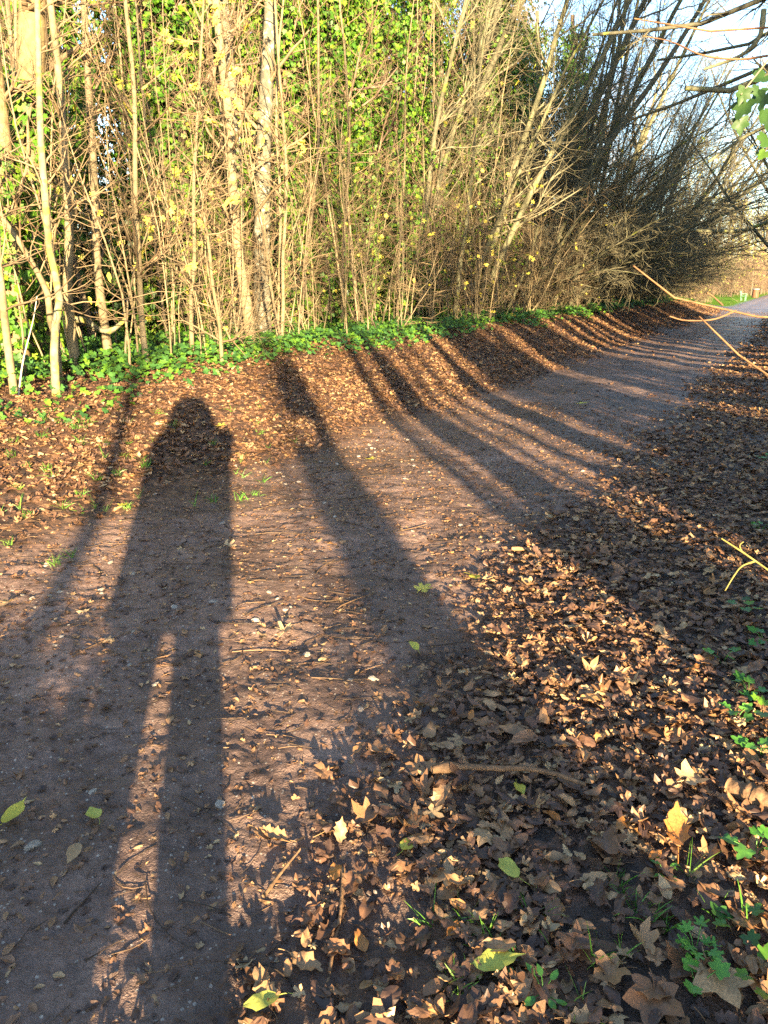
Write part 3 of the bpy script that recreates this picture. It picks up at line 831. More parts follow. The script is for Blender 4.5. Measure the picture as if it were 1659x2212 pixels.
traced('tree', [(415, 770), (412, 650), (420, 560), (418, 420), (424, 300), (432, 150)], 10, TAN, 'slim straight stem in the middle of the sunlit twigs', levels=L_POLE, leaf=(.16, (.09, .14), 3), top=1.2)
traced('tree', [(480, 790), (474, 700), (460, 620), (452, 540), (440, 460)], 9, TAN, 'short pale stem leaning towards the grey trunk from the ivy edge', levels=L_WHIP)
traced('tree', [(1175, 610), (1210, 500), (1260, 420), (1300, 300), (1320, 150)], 10, (M_MOSSY, M_MOSSTWIG), 'sunlit mossy stem curving up beside the sun patch', base_q=-3.6, levels=L_POLE, leaf=(.05, (.08, .12), 2), top=1.3)
traced('tree', [(950, 690), (945, 520), (958, 300), (950, 100), (955, -20)], 17, (M_BACKBARK, M_TWIG), 'upright brown trunk wound with thin ivy at mid thicket', base_q=-5, levels=L_POLE, ivy=(600, .2, .9, .12, (.09, .14)), top=1.3)
# hooked low branch and the white dead stick
def lone_stick(name, pts3, r0, r1, mat, label, cat, n=14, knots=0, sides=7, group=None):
    P = spline(pts3, n); R = np.linspace(r0, r1, n)
    if knots:
        for k in rng.integers(1, n - 1, knots): R[k] *= 1.35
    o_ = P.mean(0)
    a = Acc(); V, Q = tubes((P - o_)[None], R[None], sides)
    a.add(V, [(0, k + 1, k + 2) for k in range(sides - 2)] + [(len(V) - sides, len(V) - sides + k + 2, len(V) - sides + k + 1) for k in range(sides - 2)], Q)
    o = a.obj(name, mat); o.location = o_
    return tag(o, label, cat, group)
bx = ground_at(240, 782)
Yh = bx[1] - 0.12
lone_stick('low_branch', [at_depth(150, 690, Yh + .2), at_depth(185, 692, Yh + .1), at_depth(203, 706, Yh), at_depth(235, 716, Yh), at_depth(262, 698, Yh), at_depth(280, 676, Yh - .1)], .045, .022, M_LICHEN, 'low hooked branch hung across the foot of the pale young trunk', 'branch', knots=2)
wx = ground_at(40, 856)
lone_stick('dead_stick', [(wx[0], wx[1], wx[2]), at_depth(48, 790, wx[1]), at_depth(58, 745, wx[1] + .1), at_depth(72, 690, wx[1] + .2), at_depth(80, 640, wx[1] + .3)], .009, .004, plain_mat('dead_white_wood', (.34, .31, .26), .8), 'white dead stick leaning up out of the ivy', 'stick')

# ------------------------------------------------------------------ ivy-clad trees behind the thicket
def ivy_tree(h, r, n, out, size):
    P, R = stems(1, (h, h), (r, r), .05, 14, 0, .03)
    R = R * 0 + np.linspace(r, r * .45, 14)[None]
    root = build_plant('ivy_clad_tree', P, R, [
        dict(per=14, t0=.3, t1=.98, ang=(35, 75), length=(1.2, 3.2), n=7, wig=.12, lift=.08, rr=.35, rmin=.008),
        dict(per=8, t0=.2, t1=.98, ang=(25, 65), length=(.5, 1.3), n=5, wig=.18, lift=.05, rr=.45, rmin=.004),
        dict(per=3, t0=.2, t1=.98, ang=(25, 65), length=(.25, .6), n=3, wig=.18, lift=.03, rr=.6, rmin=.003)], (M_BACKBARK, M_BACKTWIG), sides=9)
    ia = Acc(); ivy_on(ia, P[0], R[0], n, .01, .95, out, size)
    # ivy also climbs out along some limbs
    bp, br = grow(rng, P, R, 9, .25, .9, (40, 75), (.8, 2.0), 6, .12, .08, .3, .01)
    for k in range(len(bp)): ivy_on(ia, bp[k], br[k], int(n * .035), 0, 1, out * .55, size)
    KIDS[root.name].append(ia.obj('ivy', M_IVY, root))
    return root
IVYT = [ivy_tree(11, .17, 8000, .85, (.09, .16)), ivy_tree(13, .20, 10000, 1.0, (.09, .16)), ivy_tree(10, .14, 6000, .62, (.09, .15)), ivy_tree(12, .16, 5000, .5, (.09, .15))]
SPOTS = [(175, -6.3, 2, 'slim ivy column in the gap of blue sky'), (290, -6.6, 0, 'bushy ivy column right of the sky gap'), (345, -8.5, 3, 'ivy-clad trunk behind the first yellow sprays'),
         (430, -7.6, 2, 'ivy column behind the yellow sprays'), (640, -6.2, 1, 'fullest bright ivy tower, beside the tall grey trunk'), (715, -7.0, 0, 'bright ivy tower next to the fullest one'),
         (775, -8.6, 3, 'thin ivy column with twiggy top'), (860, -7.4, 2, 'ivy-clad trunk behind the crooked forked stem'), (925, -7.0, 0, 'green ivy tower at mid thicket'),
         (1000, -6.0, 2, 'ivy column lit on one side at mid thicket'), (1090, -6.2, 1, 'dark ivy tower that stands out against pale sky'), (1150, -7.2, 3, 'last ivy column before the dark arching shrubs'),
         (530, -9.5, 1, 'ivy-clad trunk seen between the grey trunks'), (20, -7.5, 3, 'ivy-clad trunk behind the thick old one'), (1220, -8.5, 2, 'ivied trunk deep behind the sun patch'),
         (385, -5.9, 3, 'slim ivy-wrapped trunk left of the tall tan trunk'), (470, -8.8, 0, 'leafy ivy tower behind the tall tan trunk'),
         (675, -5.4, 2, 'ivy-wrapped trunk just behind the slim stem with a yellow spray'), (745, -5.8, 2, 'ivy-wrapped trunk left of the crooked forked stem'),
         (895, -5.6, 3, 'slim ivy-wrapped trunk right of the crooked forked stem'),
         (1050, -8.8, 0, 'ivy tower deep behind the pale sky gap'), (110, -8.6, 1, 'broad ivy tower behind the lichen-blotched stem'), (400, -5.2, 2, 'ivy-wrapped trunk below the lowest yellow sprays'), (612, -5.0, 0, 'near ivy tower touching the tall grey trunk'), (705, -4.8, 3, 'near ivy-wrapped trunk among whippy stems'),
         (792, -5.2, 2, 'near ivy column just left of the forking pale stem'), (872, -4.9, 0, 'near bushy ivy tower just right of the forking pale stem'), (952, -5.4, 3, 'near slim ivy column behind the upright brown trunk'),
         (1035, -5.0, 1, 'near broad ivy tower at the top of the half-lit thicket'), (1125, -5.2, 2, 'near ivy column left of the sun patch'), (1195, -5.6, 0, 'near bushy ivy tower above the sun patch'), (320, -6.0, 3, 'slim ivy column behind the slim tan stem')]
def set_tree(root, X, Y, rot, sc, label, cat, group=None):
    loc = (X, Y, float(terrain(X, Y)) - .05)
    if root.name not in used:
        used.add(root.name); root.location = loc; root.rotation_euler = rot; root.scale = (sc,) * 3
        tag(root, label, cat, group); return root
    r = dup(root, loc, rot, sc, label, group)
    if not group and 'group' in r: del r['group']
    return r
for u, q, k, lab in SPOTS:
    X, Y = place(u, q)
    set_tree(IVYT[k], X, Y, (rng.normal(0, .03), rng.normal(0, .03), rng.uniform(0, 6.28)), rng.uniform(.92, 1.1), lab, 'tree')

# ------------------------------------------------------------------ bare trees of the wood behind
def bare_tree(h, r):
    P, R = stems(1, (h, h), (r, r), .04, 14, 0, .03)
    R = np.linspace(r, r * .2, 14)[None]
    return build_plant('bare_tree', P, R, [
        dict(per=30, t0=.10, t1=.98, ang=(25, 70), length=(1.5, 4.2), n=7, wig=.10, lift=.09, rr=.34, rmin=.008),
        dict(per=8, t0=.15, t1=.98, ang=(25, 60), length=(.7, 1.7), n=5, wig=.15, lift=.06, rr=.5, rmin=.005),
        dict(per=6, t0=.15, t1=.98, ang=(25, 60), length=(.3, .9), n=3, wig=.18, lift=.03, rr=.6, rmin=.0035)], (M_BACKBARK, M_BACKTWIG), (.03, (.08, .12), 1), sides=8)
BARE = [bare_tree(12, .13), bare_tree(14, .17), bare_tree(10, .10), bare_tree(13, .12)]
for s in list(strat(5, -10, 8)) + list(strat(26, 10, 50)):
    X, Y = to_xy(s, -5.4 - 4 * rng.random())
    set_tree(BARE[rng.integers(0, 4)], X, Y, (rng.normal(0, .06), rng.normal(0, .06), rng.uniform(0, 6.28)), rng.uniform(.6, .95), 'slender bare tree standing among the ivy columns', 'tree', 'bare trees among the ivy columns')
nb = 0
for s in strat(38, -14, 62):
    q = -9.5 - 9 * rng.random()
    X, Y = to_xy(s, q)
    set_tree(BARE[rng.integers(0, 4)], X, Y, (rng.normal(0, .04), rng.normal(0, .04), rng.uniform(0, 6.28)), rng.uniform(.85, 1.2), 'bare twiggy tree inside the wood, behind the ivy columns', 'tree', 'bare trees inside the wood')
for s in strat(26, -22, 90):
    q = -20 - 14 * rng.random()
    X, Y = to_xy(s, q)
    set_tree(BARE[rng.integers(0, 4)], X, Y, (rng.normal(0, .04), rng.normal(0, .04), rng.uniform(0, 6.28)), rng.uniform(1.0, 1.4), 'bare twiggy tree at the far side of the wood', 'tree', 'bare trees at the far side of the wood')

# dense evergreen understorey seen between the stems
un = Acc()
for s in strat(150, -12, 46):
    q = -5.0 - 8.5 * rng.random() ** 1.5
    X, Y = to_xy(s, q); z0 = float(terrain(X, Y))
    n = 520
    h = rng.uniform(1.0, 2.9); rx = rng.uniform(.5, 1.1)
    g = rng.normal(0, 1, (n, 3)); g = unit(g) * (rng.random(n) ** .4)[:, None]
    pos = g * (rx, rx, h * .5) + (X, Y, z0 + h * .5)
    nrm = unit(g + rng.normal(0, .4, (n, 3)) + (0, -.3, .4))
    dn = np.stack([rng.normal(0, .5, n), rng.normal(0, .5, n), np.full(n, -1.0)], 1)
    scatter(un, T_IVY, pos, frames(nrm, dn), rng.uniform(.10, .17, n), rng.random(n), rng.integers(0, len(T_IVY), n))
tag(un.obj('ivy_thicket', leaf_mat('ivy_shade_dark', [(0, (.012, .034, .008)), (0.7, (.026, .062, .010)), (1, (.05, .10, .012))], 0.5, 0.3, 0.08, 18, 0.75, 1.2)), 'dark mass of ivy and evergreen growth between the stems', 'undergrowth', kind='stuff')  # ivy green darkened to paint in the shade between the stems

# ------------------------------------------------------------------ dark arching shrubs over the path
def arch_shrub(nst, L, r):
    st = rng.normal(0, .35, (nst, 3)); st[:, 2] = -.1
    d = np.stack([rng.uniform(.15, 1.0, nst), rng.normal(-.25, .35, nst), np.ones(nst)], 1)   # leans along +x (turned to the path)
    ln = rng.uniform(L[0], L[1], nst); r0 = rng.uniform(r[0], r[1], nst)
    P = np.zeros((nst, 14, 3)); P[:, 0] = st; d = unit(d)
    for i in range(1, 14):
        d = unit(d + rng.normal(0, .06, (nst, 3)) + np.array([.055, 0, -.035]))
        P[:, i] = P[:, i - 1] + d * (ln / 13)[:, None]
    t = np.linspace(0, 1, 14)[None]
    R = r0[:, None] * (1 - .8 * t)
    return build_plant('arching_shrub', P, R, [
        dict(per=10, t0=.25, t1=.98, ang=(20, 60), length=(1.2, 2.8), n=8, wig=.13, lift=.0, rr=.45, rmin=.006),
        dict(per=7, t0=.12, t1=.98, ang=(25, 60), length=(.5, 1.2), n=5, wig=.18, lift=-.02, rr=.55, rmin=.0035),
        dict(per=3, t0=.12, t1=.98, ang=(25, 60), length=(.2, .6), n=3, wig=.2, lift=-.02, rr=.7, rmin=.0028)],
        (M_MOSSY, M_MOSSTWIG), (.006, (.07, .11), 1), None, M_YGREEN, sides=7)
ARCH = [arch_shrub(9, (5.0, 8.0), (.03, .06)), arch_shrub(8, (5.5, 8.5), (.03, .06)), arch_shrub(10, (4.5, 7), (.025, .05))]
for s in strat(12, 14, 47):
    X, Y = to_xy(s, -3.2 - 1.8 * rng.random())
    set_tree(ARCH[rng.integers(0, 3)], X, Y, (0, 0, -HEAD + rng.normal(-.1, .22)), rng.uniform(.9, 1.2), 'dark mossy shrub arching over the shaded stretch of path', 'shrub', 'dark shrubs that arch over the path')

def lean_tree(h, r):
    P, R = stems(2, (h * .8, h), (r * .8, r), .05, 14, .15, .05)
    R = R[:, :1] * np.linspace(1, .22, 14)[None]
    return build_plant('leaning_tree', P, R, [
        dict(per=22, t0=.18, t1=.98, ang=(20, 65), length=(1.5, 4.0), n=8, wig=.13, lift=.03, rr=.4, rmin=.008),
        dict(per=7, t0=.12, t1=.98, ang=(25, 60), length=(.6, 1.7), n=5, wig=.17, lift=.01, rr=.5, rmin=.004),
        dict(per=4, t0=.12, t1=.98, ang=(25, 60), length=(.25, .8), n=3, wig=.2, lift=0, rr=.6, rmin=.003)],
        (M_MOSSY, M_MOSSTWIG), (.02, (.06, .11), 1), None, M_YGREEN, sides=8)
LEAN = [lean_tree(13, .11), lean_tree(15.5, .13), lean_tree(11, .08)]
for s in strat(34, 9, 48):
    X, Y = to_xy(s, -3.8 - 3.2 * rng.random())
    a_ = -HEAD + rng.normal(0, .3)
    e_ = (Matrix.Rotation(a_, 3, 'Z') @ Matrix.Rotation(rng.uniform(.15, .62), 3, 'Y') @ Matrix.Rotation(rng.uniform(0, 6.28), 3, 'Z')).to_euler()
    set_tree(LEAN[rng.integers(0, 3)], X, Y, tuple(e_), rng.uniform(.8, 1.15), 'dark mossy twin-stemmed tree leaning out over the path', 'tree', 'dark trees that lean over the path')

for s in strat(13, 19, 52):
    X, Y = to_xy(s, 4.9 + 2.2 * rng.random())
    a_ = -HEAD + math.pi + rng.normal(0, .3)
    e_ = (Matrix.Rotation(a_, 3, 'Z') @ Matrix.Rotation(rng.uniform(.18, .55), 3, 'Y') @ Matrix.Rotation(rng.uniform(0, 6.28), 3, 'Z')).to_euler()
    set_tree(LEAN[rng.integers(0, 3)], X, Y, tuple(e_), rng.uniform(.75, 1.1), 'dark bare tree on the near side whose crown reaches in over the far path', 'tree', 'near-side trees that reach in over the far path')

# ------------------------------------------------------------------ far end: pale brush, lawn edge, trees
def far_bush(nst, h):
    P, R = stems(nst, h, (.012, .02), .35, 8, .4, .06)
    return build_plant('shrub', P, R, [
        dict(per=12, t0=.1, t1=.98, ang=(20, 60), length=(.8, 1.8), n=5, wig=.15, lift=.02, rr=.6, rmin=.007),
        dict(per=8, t0=.1, t1=.98, ang=(20, 60), length=(.3, .9), n=3, wig=.2, lift=.0, rr=.7, rmin=.006)], (M_BACKBARK, M_BACKTWIG), (.05, (.12, .2), 1), None, M_YGREEN, sides=4)
FARB = [far_bush(16, (2.2, 4.0)), far_bush(14, (2.8, 4.6))]
def far_tree(h, r):
    P, R = stems(1, (h, h), (r, r), .06, 12, 0, .03)
    R = np.linspace(r, r * .2, 12)[None]
    return build_plant('far_tree', P, R, [
        dict(per=26, t0=.08, t1=.98, ang=(25, 75), length=(2, 5), n=6, wig=.12, lift=.07, rr=.4, rmin=.012),
        dict(per=10, t0=.15, t1=.98, ang=(25, 65), length=(.8, 2.2), n=4, wig=.16, lift=.04, rr=.5, rmin=.008),
        dict(per=5, t0=.1, t1=.98, ang=(25, 60), length=(.4, 1.0), n=3, wig=.2, lift=0, rr=.7, rmin=.006)], (M_BACKBARK, M_BACKTWIG), (.35, (.16, .28), 1, .1), None, M_YGREEN, sides=7)
FART = [far_tree(14, .2), far_tree(17, .24)]
for s in strat(20, 46, 68):
    X, Y = to_xy(s, -3.0 - 3.5 * rng.random())
    set_tree(FARB[rng.integers(0, 2)], X, Y, (0, 0, rng.uniform(0, 6.28)), rng.uniform(.85, 1.15), 'sunlit pale brown bush at the end of the hedge, near the far bench', 'shrub', 'sunlit bushes near the bench')
for s, q in [(98, -4), (103, -7), (107, -2.2), (112, -5), (117, -9), (121, -1.5), (126, -4), (131, -7.5), (136, 0), (141, -3), (146, 3), (150, -6), (155, 1), (160, -2), (165, 5), (170, -5), (150, 7), (175, 2), (180, -1), (112, -13), (95, -10), (185, 8), (128, -12)]:
    X, Y = to_xy(s + rng.normal(0, 2), q)
    set_tree(FART[rng.integers(0, 2)], X, Y, (0, 0, rng.uniform(0, 6.28)), rng.uniform(.9, 1.3), 'sunlit bare tree beyond the far lawn', 'tree', 'trees beyond the far lawn')
for s in strat(40, 92, 135):
    X, Y = to_xy(s + (30 if rng.random() < .5 else 0), rng.uniform(-10, -1.2) if s < 130 else 0)
    set_tree(FARB[rng.integers(0, 2)], X, Y, (0, 0, rng.uniform(0, 6.28)), rng.uniform(1.0, 1.6), 'bare bush beyond the far lawn', 'shrub', 'bushes beyond the far lawn')

def box(acc, c, d, bev=0.0, rot=None):
    x, y, z = np.array(d) / 2
    b = min(bev, x * .9, y * .9, z * .9)
    V = np.array([(sx * x, sy * y, sz * z) for sz in (-1, 1) for sx, sy in ((-1, -1), (1, -1), (1, 1), (-1, 1))], float)
    Q = [(0, 3, 2, 1), (4, 5, 6, 7), (0, 1, 5, 4), (1, 2, 6, 5), (2, 3, 7, 6), (3, 0, 4, 7)]
    if rot is not None: V = V @ np.array(rot).T
    acc.add(V + np.array(c), None, Q)
# bench
X, Y = to_xy(72, -0.7)
bench = empty('park_bench', (X, Y, float(terrain(X, Y))), -HEAD + math.radians(90))
tag(bench, 'small pale green bench on the sunlit grass at the far end', 'bench')
M_BENCH = plain_mat('bench_green_paint', (.09, .24, .14), .5)
a = Acc()
for k in range(4): box(a, (0, -.10 + .12 * k, .45), (1.6, .10, .035))
a.obj('seat', M_BENCH, bench, False)
a = Acc(); tilt = Matrix.Rotation(math.radians(-14), 3, 'X')
for k in range(3): box(a, (0, .36 + .035 * k, .60 + .13 * k), (1.6, .03, .10), 0, tilt)
a.obj('backrest', M_BENCH, bench, False)
for sx in (-1, 1):
    a = Acc(); box(a, (sx * .68, -.08, .215), (.06, .06, .43)); a.obj('leg', M_BENCH, bench, False)
    a = Acc(); box(a, (sx * .68, .33, .45), (.06, .05, .90), 0, Matrix.Rotation(math.radians(-8), 3, 'X')); a.obj('leg', M_BENCH, bench, False)
    a = Acc(); box(a, (sx * .72, .10, .66), (.05, .46, .04)); box(a, (sx * .72, -.10, .56), (.045, .045, .18)); a.obj('armrest', M_BENCH, bench, False)
# litter bin
X, Y = to_xy(88, -0.6)
bn = empty('litter_bin', (X, Y, float(terrain(X, Y))), .2)
tag(bn, 'brown wooden litter bin with grey top beside the far path', 'bin')
a = Acc()
for k in range(14):
    an = k / 14 * 6.2832
    box(a, (.33 * math.cos(an), .33 * math.sin(an), .48), (.03, .13, .88), 0, Matrix.Rotation(an, 3, 'Z'))
a.obj('slat_body', plain_mat('bin_wood', (.14, .055, .022), .7), bn, False)
def lathe(acc, prof, seg=20):
    prof = np.array(prof); an = np.arange(seg) * 6.28318 / seg
    V = np.stack([prof[:, None, 0] * np.cos(an), prof[:, None, 0] * np.sin(an), np.repeat(prof[:, 1][:, None], seg, 1)], -1).reshape(-1, 3)
    Q = [(i * seg + k, i * seg + (k + 1) % seg, (i + 1) * seg + (k + 1) % seg, (i + 1) * seg + k) for i in range(len(prof) - 1) for k in range(seg)]
    acc.add(V, None, Q)
a = Acc(); lathe(a, [(.28, .04), (.29, .9), (.27, .9), (.26, .1), (0, .1)]); a.obj('liner', plain_mat('bin_liner', (.10, .10, .10), .5, .6), bn)
a = Acc(); lathe(a, [(.25, .90), (.40, .91), (.41, .98), (.37, 1.0), (.24, 1.0), (.24, .91)]); a.obj('rim', plain_mat('bin_metal', (.25, .26, .28), .5, .2), bn)

# ------------------------------------------------------------------ woodland on the near side: out of the frame, it throws the stripes of shade
AX, AY = -math.sin(SUN_AZ), -math.cos(SUN_AZ)          # the way shadows run
BX, BY = AY * 1.0, -AX * 1.0                           # to the right of it
def from_w(w, q):
    """a point q right of the path edge whose shadow runs at offset w from the camera"""
    qa = AX * RX + AY * RY; qb = BX * RX + BY * RY
    qc = to_sq(0, 0)[1]
    t = (q - qc - w * qb) / qa
    return w * BX + t * AX, w * BY + t * AY
def shade_tree(h, r, dense):
    P, R = stems(1, (h, h), (r, r), .02, 12, 0, .02); R = np.linspace(r, r * .4, 12)[None]
    return build_plant('shade_tree', P, R, [
        dict(per=16, t0=.35, t1=.98, ang=(30, 75), length=(1.2, 3.5), n=6, wig=.12, lift=.08, rr=.35, rmin=.008),
        dict(per=dense, t0=.15, t1=.98, ang=(25, 65), length=(.5, 1.4), n=4, wig=.16, lift=.05, rr=.45, rmin=.005)], (M_MOSSY, M_MOSSTWIG), sides=8)
SHADE = [shade_tree(11, .13, 6), shade_tree(12, .18, 7), shade_tree(9, .08, 5)]
near_label = 'mossy bare tree on the near side of the path, behind the viewer'
for w, q, k, sc in [(.40, 9, 2, .42), (.55, 12, 2, .6), (1.95, 9, 2, .9), (2.35, 8.5, 0, .9), (2.8, 10, 2, .9), (3.25, 9.5, 2, 1.0), (3.85, 7.2, 0, 1.0), (4.5, 10, 2, 1.1), (4.75, 7.0, 2, 1.0), (5.4, 8.6, 0, .8), (5.9, 7.6, 2, 1.0), (6.7, 9, 0, 1.0), (7.3, 7.0, 2, 1.0), (8.0, 8, 2, 1), (-.98, 9, 0, .8), (.72, 12, 2, .8), (2.1, 12, 2, 1.0)]:
    X, Y = from_w(w, q)
    set_tree(SHADE[k], X, Y, (0, 0, rng.uniform(0, 6.28)), sc, near_label, 'tree', 'trees on the near side')
for w in (4.5, 5.3, 6.0, 6.9, 7.7, 8.5):
    X, Y = from_w(w, 7.5 + rng.random())
    set_tree(IVYT[rng.integers(0, 4)], X, Y, (0, 0, rng.uniform(0, 6.28)), .60, 'ivy-clad tree on the near side of the path, out past the leaf bank', 'tree', 'ivy-clad trees on the near side')
def canopy_tree(h):
    P, R = stems(1, (h, h), (.15, .15), .03, 12, 0, .02); R = np.linspace(.15, .06, 12)[None]
    root = build_plant('shade_tree', P, R, [
        dict(per=16, t0=.48, t1=.98, ang=(35, 80), length=(1.2, 2.6), n=6, wig=.12, lift=.06, rr=.4, rmin=.01),
        dict(per=8, t0=.15, t1=.98, ang=(25, 65), length=(.5, 1.2), n=4, wig=.16, lift=.03, rr=.5, rmin=.005)], (M_MOSSY, M_MOSSTWIG), sides=8)
    n = 9000; g = unit(rng.normal(0, 1, (n, 3))) * (rng.random(n) ** .45)[:, None]
    pos = g * (1.5, 1.5, h * .27) + (0, 0, h * .76)
    keep = vnoise(pos[:, 0] * 1.6 + pos[:, 1] * 1.2, pos[:, 2] * 1.6, 8) > .36
    pos = pos[keep]; g = g[keep]; n = len(pos)
    ia = Acc(); scatter(ia, T_IVY, pos, frames(unit(g + (0, 0, .5)), np.stack([rng.normal(0, .5, n), rng.normal(0, .5, n), -np.ones(n)], 1)), rng.uniform(.12, .2, n), rng.random(n), rng.integers(0, 6, n))
    KIDS[root.name].append(ia.obj('foliage', M_IVYDARK, root))
    return root
CANOPY = [canopy_tree(14), canopy_tree(13)]
for w in list(strat(9, 9.2, 14.5)) + list(strat(7, 9.4, 14.5)):
    X, Y = from_w(w, 7.0 + 5 * rng.random())
    set_tree(CANOPY[rng.integers(0, 2)], X, Y, (0, 0, rng.uniform(0, 6.28)), rng.uniform(.95, 1.1), 'tall tree with a high leafy crown on the near side of the path', 'tree', 'high-crowned trees on the near side')
for w in list(strat(13, 14, 25)):
    X, Y = from_w(w, 7.0 + 5 * rng.random())
    set_tree(IVYT[rng.integers(0, 4)], X, Y, (0, 0, rng.uniform(0, 6.28)), rng.uniform(1.0, 1.3), 'ivy-clad tree on the near side of the path, out past the leaf bank', 'tree', 'ivy-clad trees on the near side')
# low brambly bushes at the near edge
def low_bush():
    P, R = stems(12, (.8, 1.3), (.006, .01), .35, 7, .25, .08)
    root = build_plant('shrub', P, R, [dict(per=9, t0=.1, t1=.98, ang=(25, 70), length=(.25, .6), n=4, wig=.2, lift=.0, rr=.7, rmin=.003)], (M_MOSSY, M_MOSSTWIG), sides=4)
    n = 2600; g = unit(rng.normal(0, 1, (n, 3))) * (rng.random(n) ** .45)[:, None]
    pos = g * (.55, .55, .55) + (0, 0, .55)
    ia = Acc(); scatter(ia, T_IVY, pos, frames(unit(g + (0, 0, .5)), np.stack([rng.normal(0, .5, n), rng.normal(0, .5, n), -np.ones(n)], 1)), rng.uniform(.08, .13, n), rng.random(n), rng.integers(0, 6, n))
    KIDS[root.name].append(ia.obj('foliage', M_IVYDARK, root))
    return root
LOW = low_bush()
def tall_bush(h):
    P, R = stems(5, (h * .8, h), (.012, .022), .05, 9, .10, .05)
    root = build_plant('shrub', P, R, [dict(per=9, t0=.35, t1=.98, ang=(20, 45), length=(.2, .4), n=4, wig=.2, lift=.03, rr=.6, rmin=.003)], (M_MOSSY, M_MOSSTWIG), sides=5)
    n = 2600; g = unit(rng.normal(0, 1, (n, 3))) * (rng.random(n) ** .5)[:, None]
    pos = g * (.17, .17, h * .36) + (0, 0, h * .63)
    keep = vnoise(pos[:, 0] * 3 + pos[:, 1] * 2, pos[:, 2] * 3, 8) > .30
    pos = pos[keep]; g = g[keep]; n = len(pos)
    ia = Acc(); scatter(ia, T_IVY, pos, frames(unit(g + (0, 0, .5)), np.stack([rng.normal(0, .5, n), rng.normal(0, .5, n), -np.ones(n)], 1)), rng.uniform(.07, .12, n), rng.random(n), rng.integers(0, 6, n))
    KIDS[root.name].append(ia.obj('foliage', M_IVYDARK, root))
    return root
TALL = [tall_bush(2.9), tall_bush(2.5)]
for w, q, k, sc in [(.88, 8.4, 0, 1.35), (2.5, 7.2, 0, 1.15), (3.75, 7.4, 1, 1.1), (5.7, 6.8, 1, 1.1)]:
    X, Y = from_w(w, q)
    set_tree(TALL[k], X, Y, (0, 0, rng.uniform(0, 6.28)), sc, 'tall narrow leafy bush on the near side of the path, behind the viewer', 'shrub', 'tall bushes on the near side')
for w, q, sc in [(-.85, 4.6, .95), (-1.2, 4.9, 1.1), (-1.6, 4.4, 1.1), (-2.0, 4.8, 1.15), (-2.4, 4.2, 1.1), (-2.9, 4.6, 1.15), (-3.3, 4.0, 1.05), (-3.9, 4.0, 1.1), (2.3, 5.3, .8), (3.4, 5.4, .75), (4.3, 5.3, .7), (5.3, 5.4, .7), (6.9, 5.3, .7), (8.4, 5.3, .75)]:
    X, Y = from_w(w, q)
    set_tree(LOW, X, Y, (0, 0, rng.uniform(0, 6.28)), sc, 'low ivied bush along the near edge of the path', 'shrub', 'low bushes along the near edge')

# ------------------------------------------------------------------ boughs that hang into view from the near side
def bough(name, chains, mat, label, leaves=None, cat='branch'):
    """chains: [(points, r0, r1)], the first is the main stem"""
    o_ = np.asarray(chains[0][0][0], float)
    root = empty(name, tuple(o_))
    for j, (pts, r0, r1) in enumerate(chains):
        n = 16
        P = spline(pts, n) - o_; R = np.linspace(r0, r1, n)
        for k in range(2, n - 1, 4): R[k] *= 1.22
        a = Acc(); V, Q = tubes(P[None], R[None], 7); a.add(V, None, Q)
        a.obj('stem' if j == 0 else 'twig', mat, root)
    if leaves:
        pts, temps, m, size = leaves
        n = len(pts); pos = np.array(pts) - o_
        nrm = np.stack([rng.normal(-.2, .35, n), rng.normal(-.8, .25, n), rng.normal(.45, .3, n)], 1)
        dn = np.stack([rng.normal(-.5, .3, n), rng.normal(0, .2, n), np.full(n, -1.0)], 1)
        a = Acc(); scatter(a, temps, pos, frames(nrm, dn), rng.uniform(size[0], size[1], n), rng.random(n), rng.integers(0, len(temps), n))
        a.obj('foliage', m, root)
    tag(root, label, cat)
    return root
def D(u, v, Y): return at_depth(u, v, Y)
bough('overhanging_branch', [([(2.6, 2.9, .1), (2.2, 2.75, .7), D(1850, 735, 2.6), D(1659, 690, 2.45), D(1585, 670, 2.4), D(1500, 658, 2.35), D(1430, 630, 2.3), D(1395, 600, 2.3), D(1368, 574, 2.3)], 0.008, .0022),
        ([D(1590, 671, 2.4), D(1540, 690, 2.38), D(1480, 692, 2.36), D(1446, 683, 2.35)], 0.003, .0018), ([D(1562, 660, 2.4), D(1540, 640, 2.42), D(1527, 632, 2.42)], .003, .002)],
      M_ORTWIG, 'bare orange-brown branch reaching in low across the shaded far path')
bough('overhanging_branch', [([(2.4, 2.2, .1), (2.0, 2.15, .7), D(1800, 905, 1.95), D(1659, 812, 1.9), D(1590, 762, 1.9), D(1545, 715, 1.9), D(1510, 683, 1.9)], .006, .0018)], M_ORTWIG, 'thin straight bare branch slanting up under the orange-brown one')
bough('overhanging_branch', [([(1.9, 2.3, .1), (1.75, 2.28, .35), D(1720, 1260, 2.2), D(1659, 1232, 2.15), D(1632, 1212, 2.13), D(1600, 1190, 2.1), D(1558, 1163, 2.1)], .007, .0022),
        ([D(1632, 1212, 2.13), D(1604, 1222, 2.1), D(1588, 1240, 2.08), D(1566, 1276, 2.05)], .0032, .0018), ([D(1602, 1192, 2.1), D(1598, 1178, 2.1), D(1606, 1170, 2.1)], .0025, .0015)], M_YGTWIG, 'yellow-green forked twig at the edge of the litter')
bough('overhanging_branch', [([(3.6, 2.6, .1), (3.3, 2.8, 1.6), D(2000, 120, 3.0), D(1659, 56, 3.0), D(1560, 64, 3.0), D(1470, 72, 3.0), D(1370, 40, 3.0)], .014, .0022),
        ([D(1659, 120, 3.0), D(1600, 128, 3.0), D(1520, 120, 3.0), D(1450, 90, 3.0), D(1390, 78, 3.0)], .004, .0018)], M_ORTWIG, 'long thin bare branch crossing the sky high up')
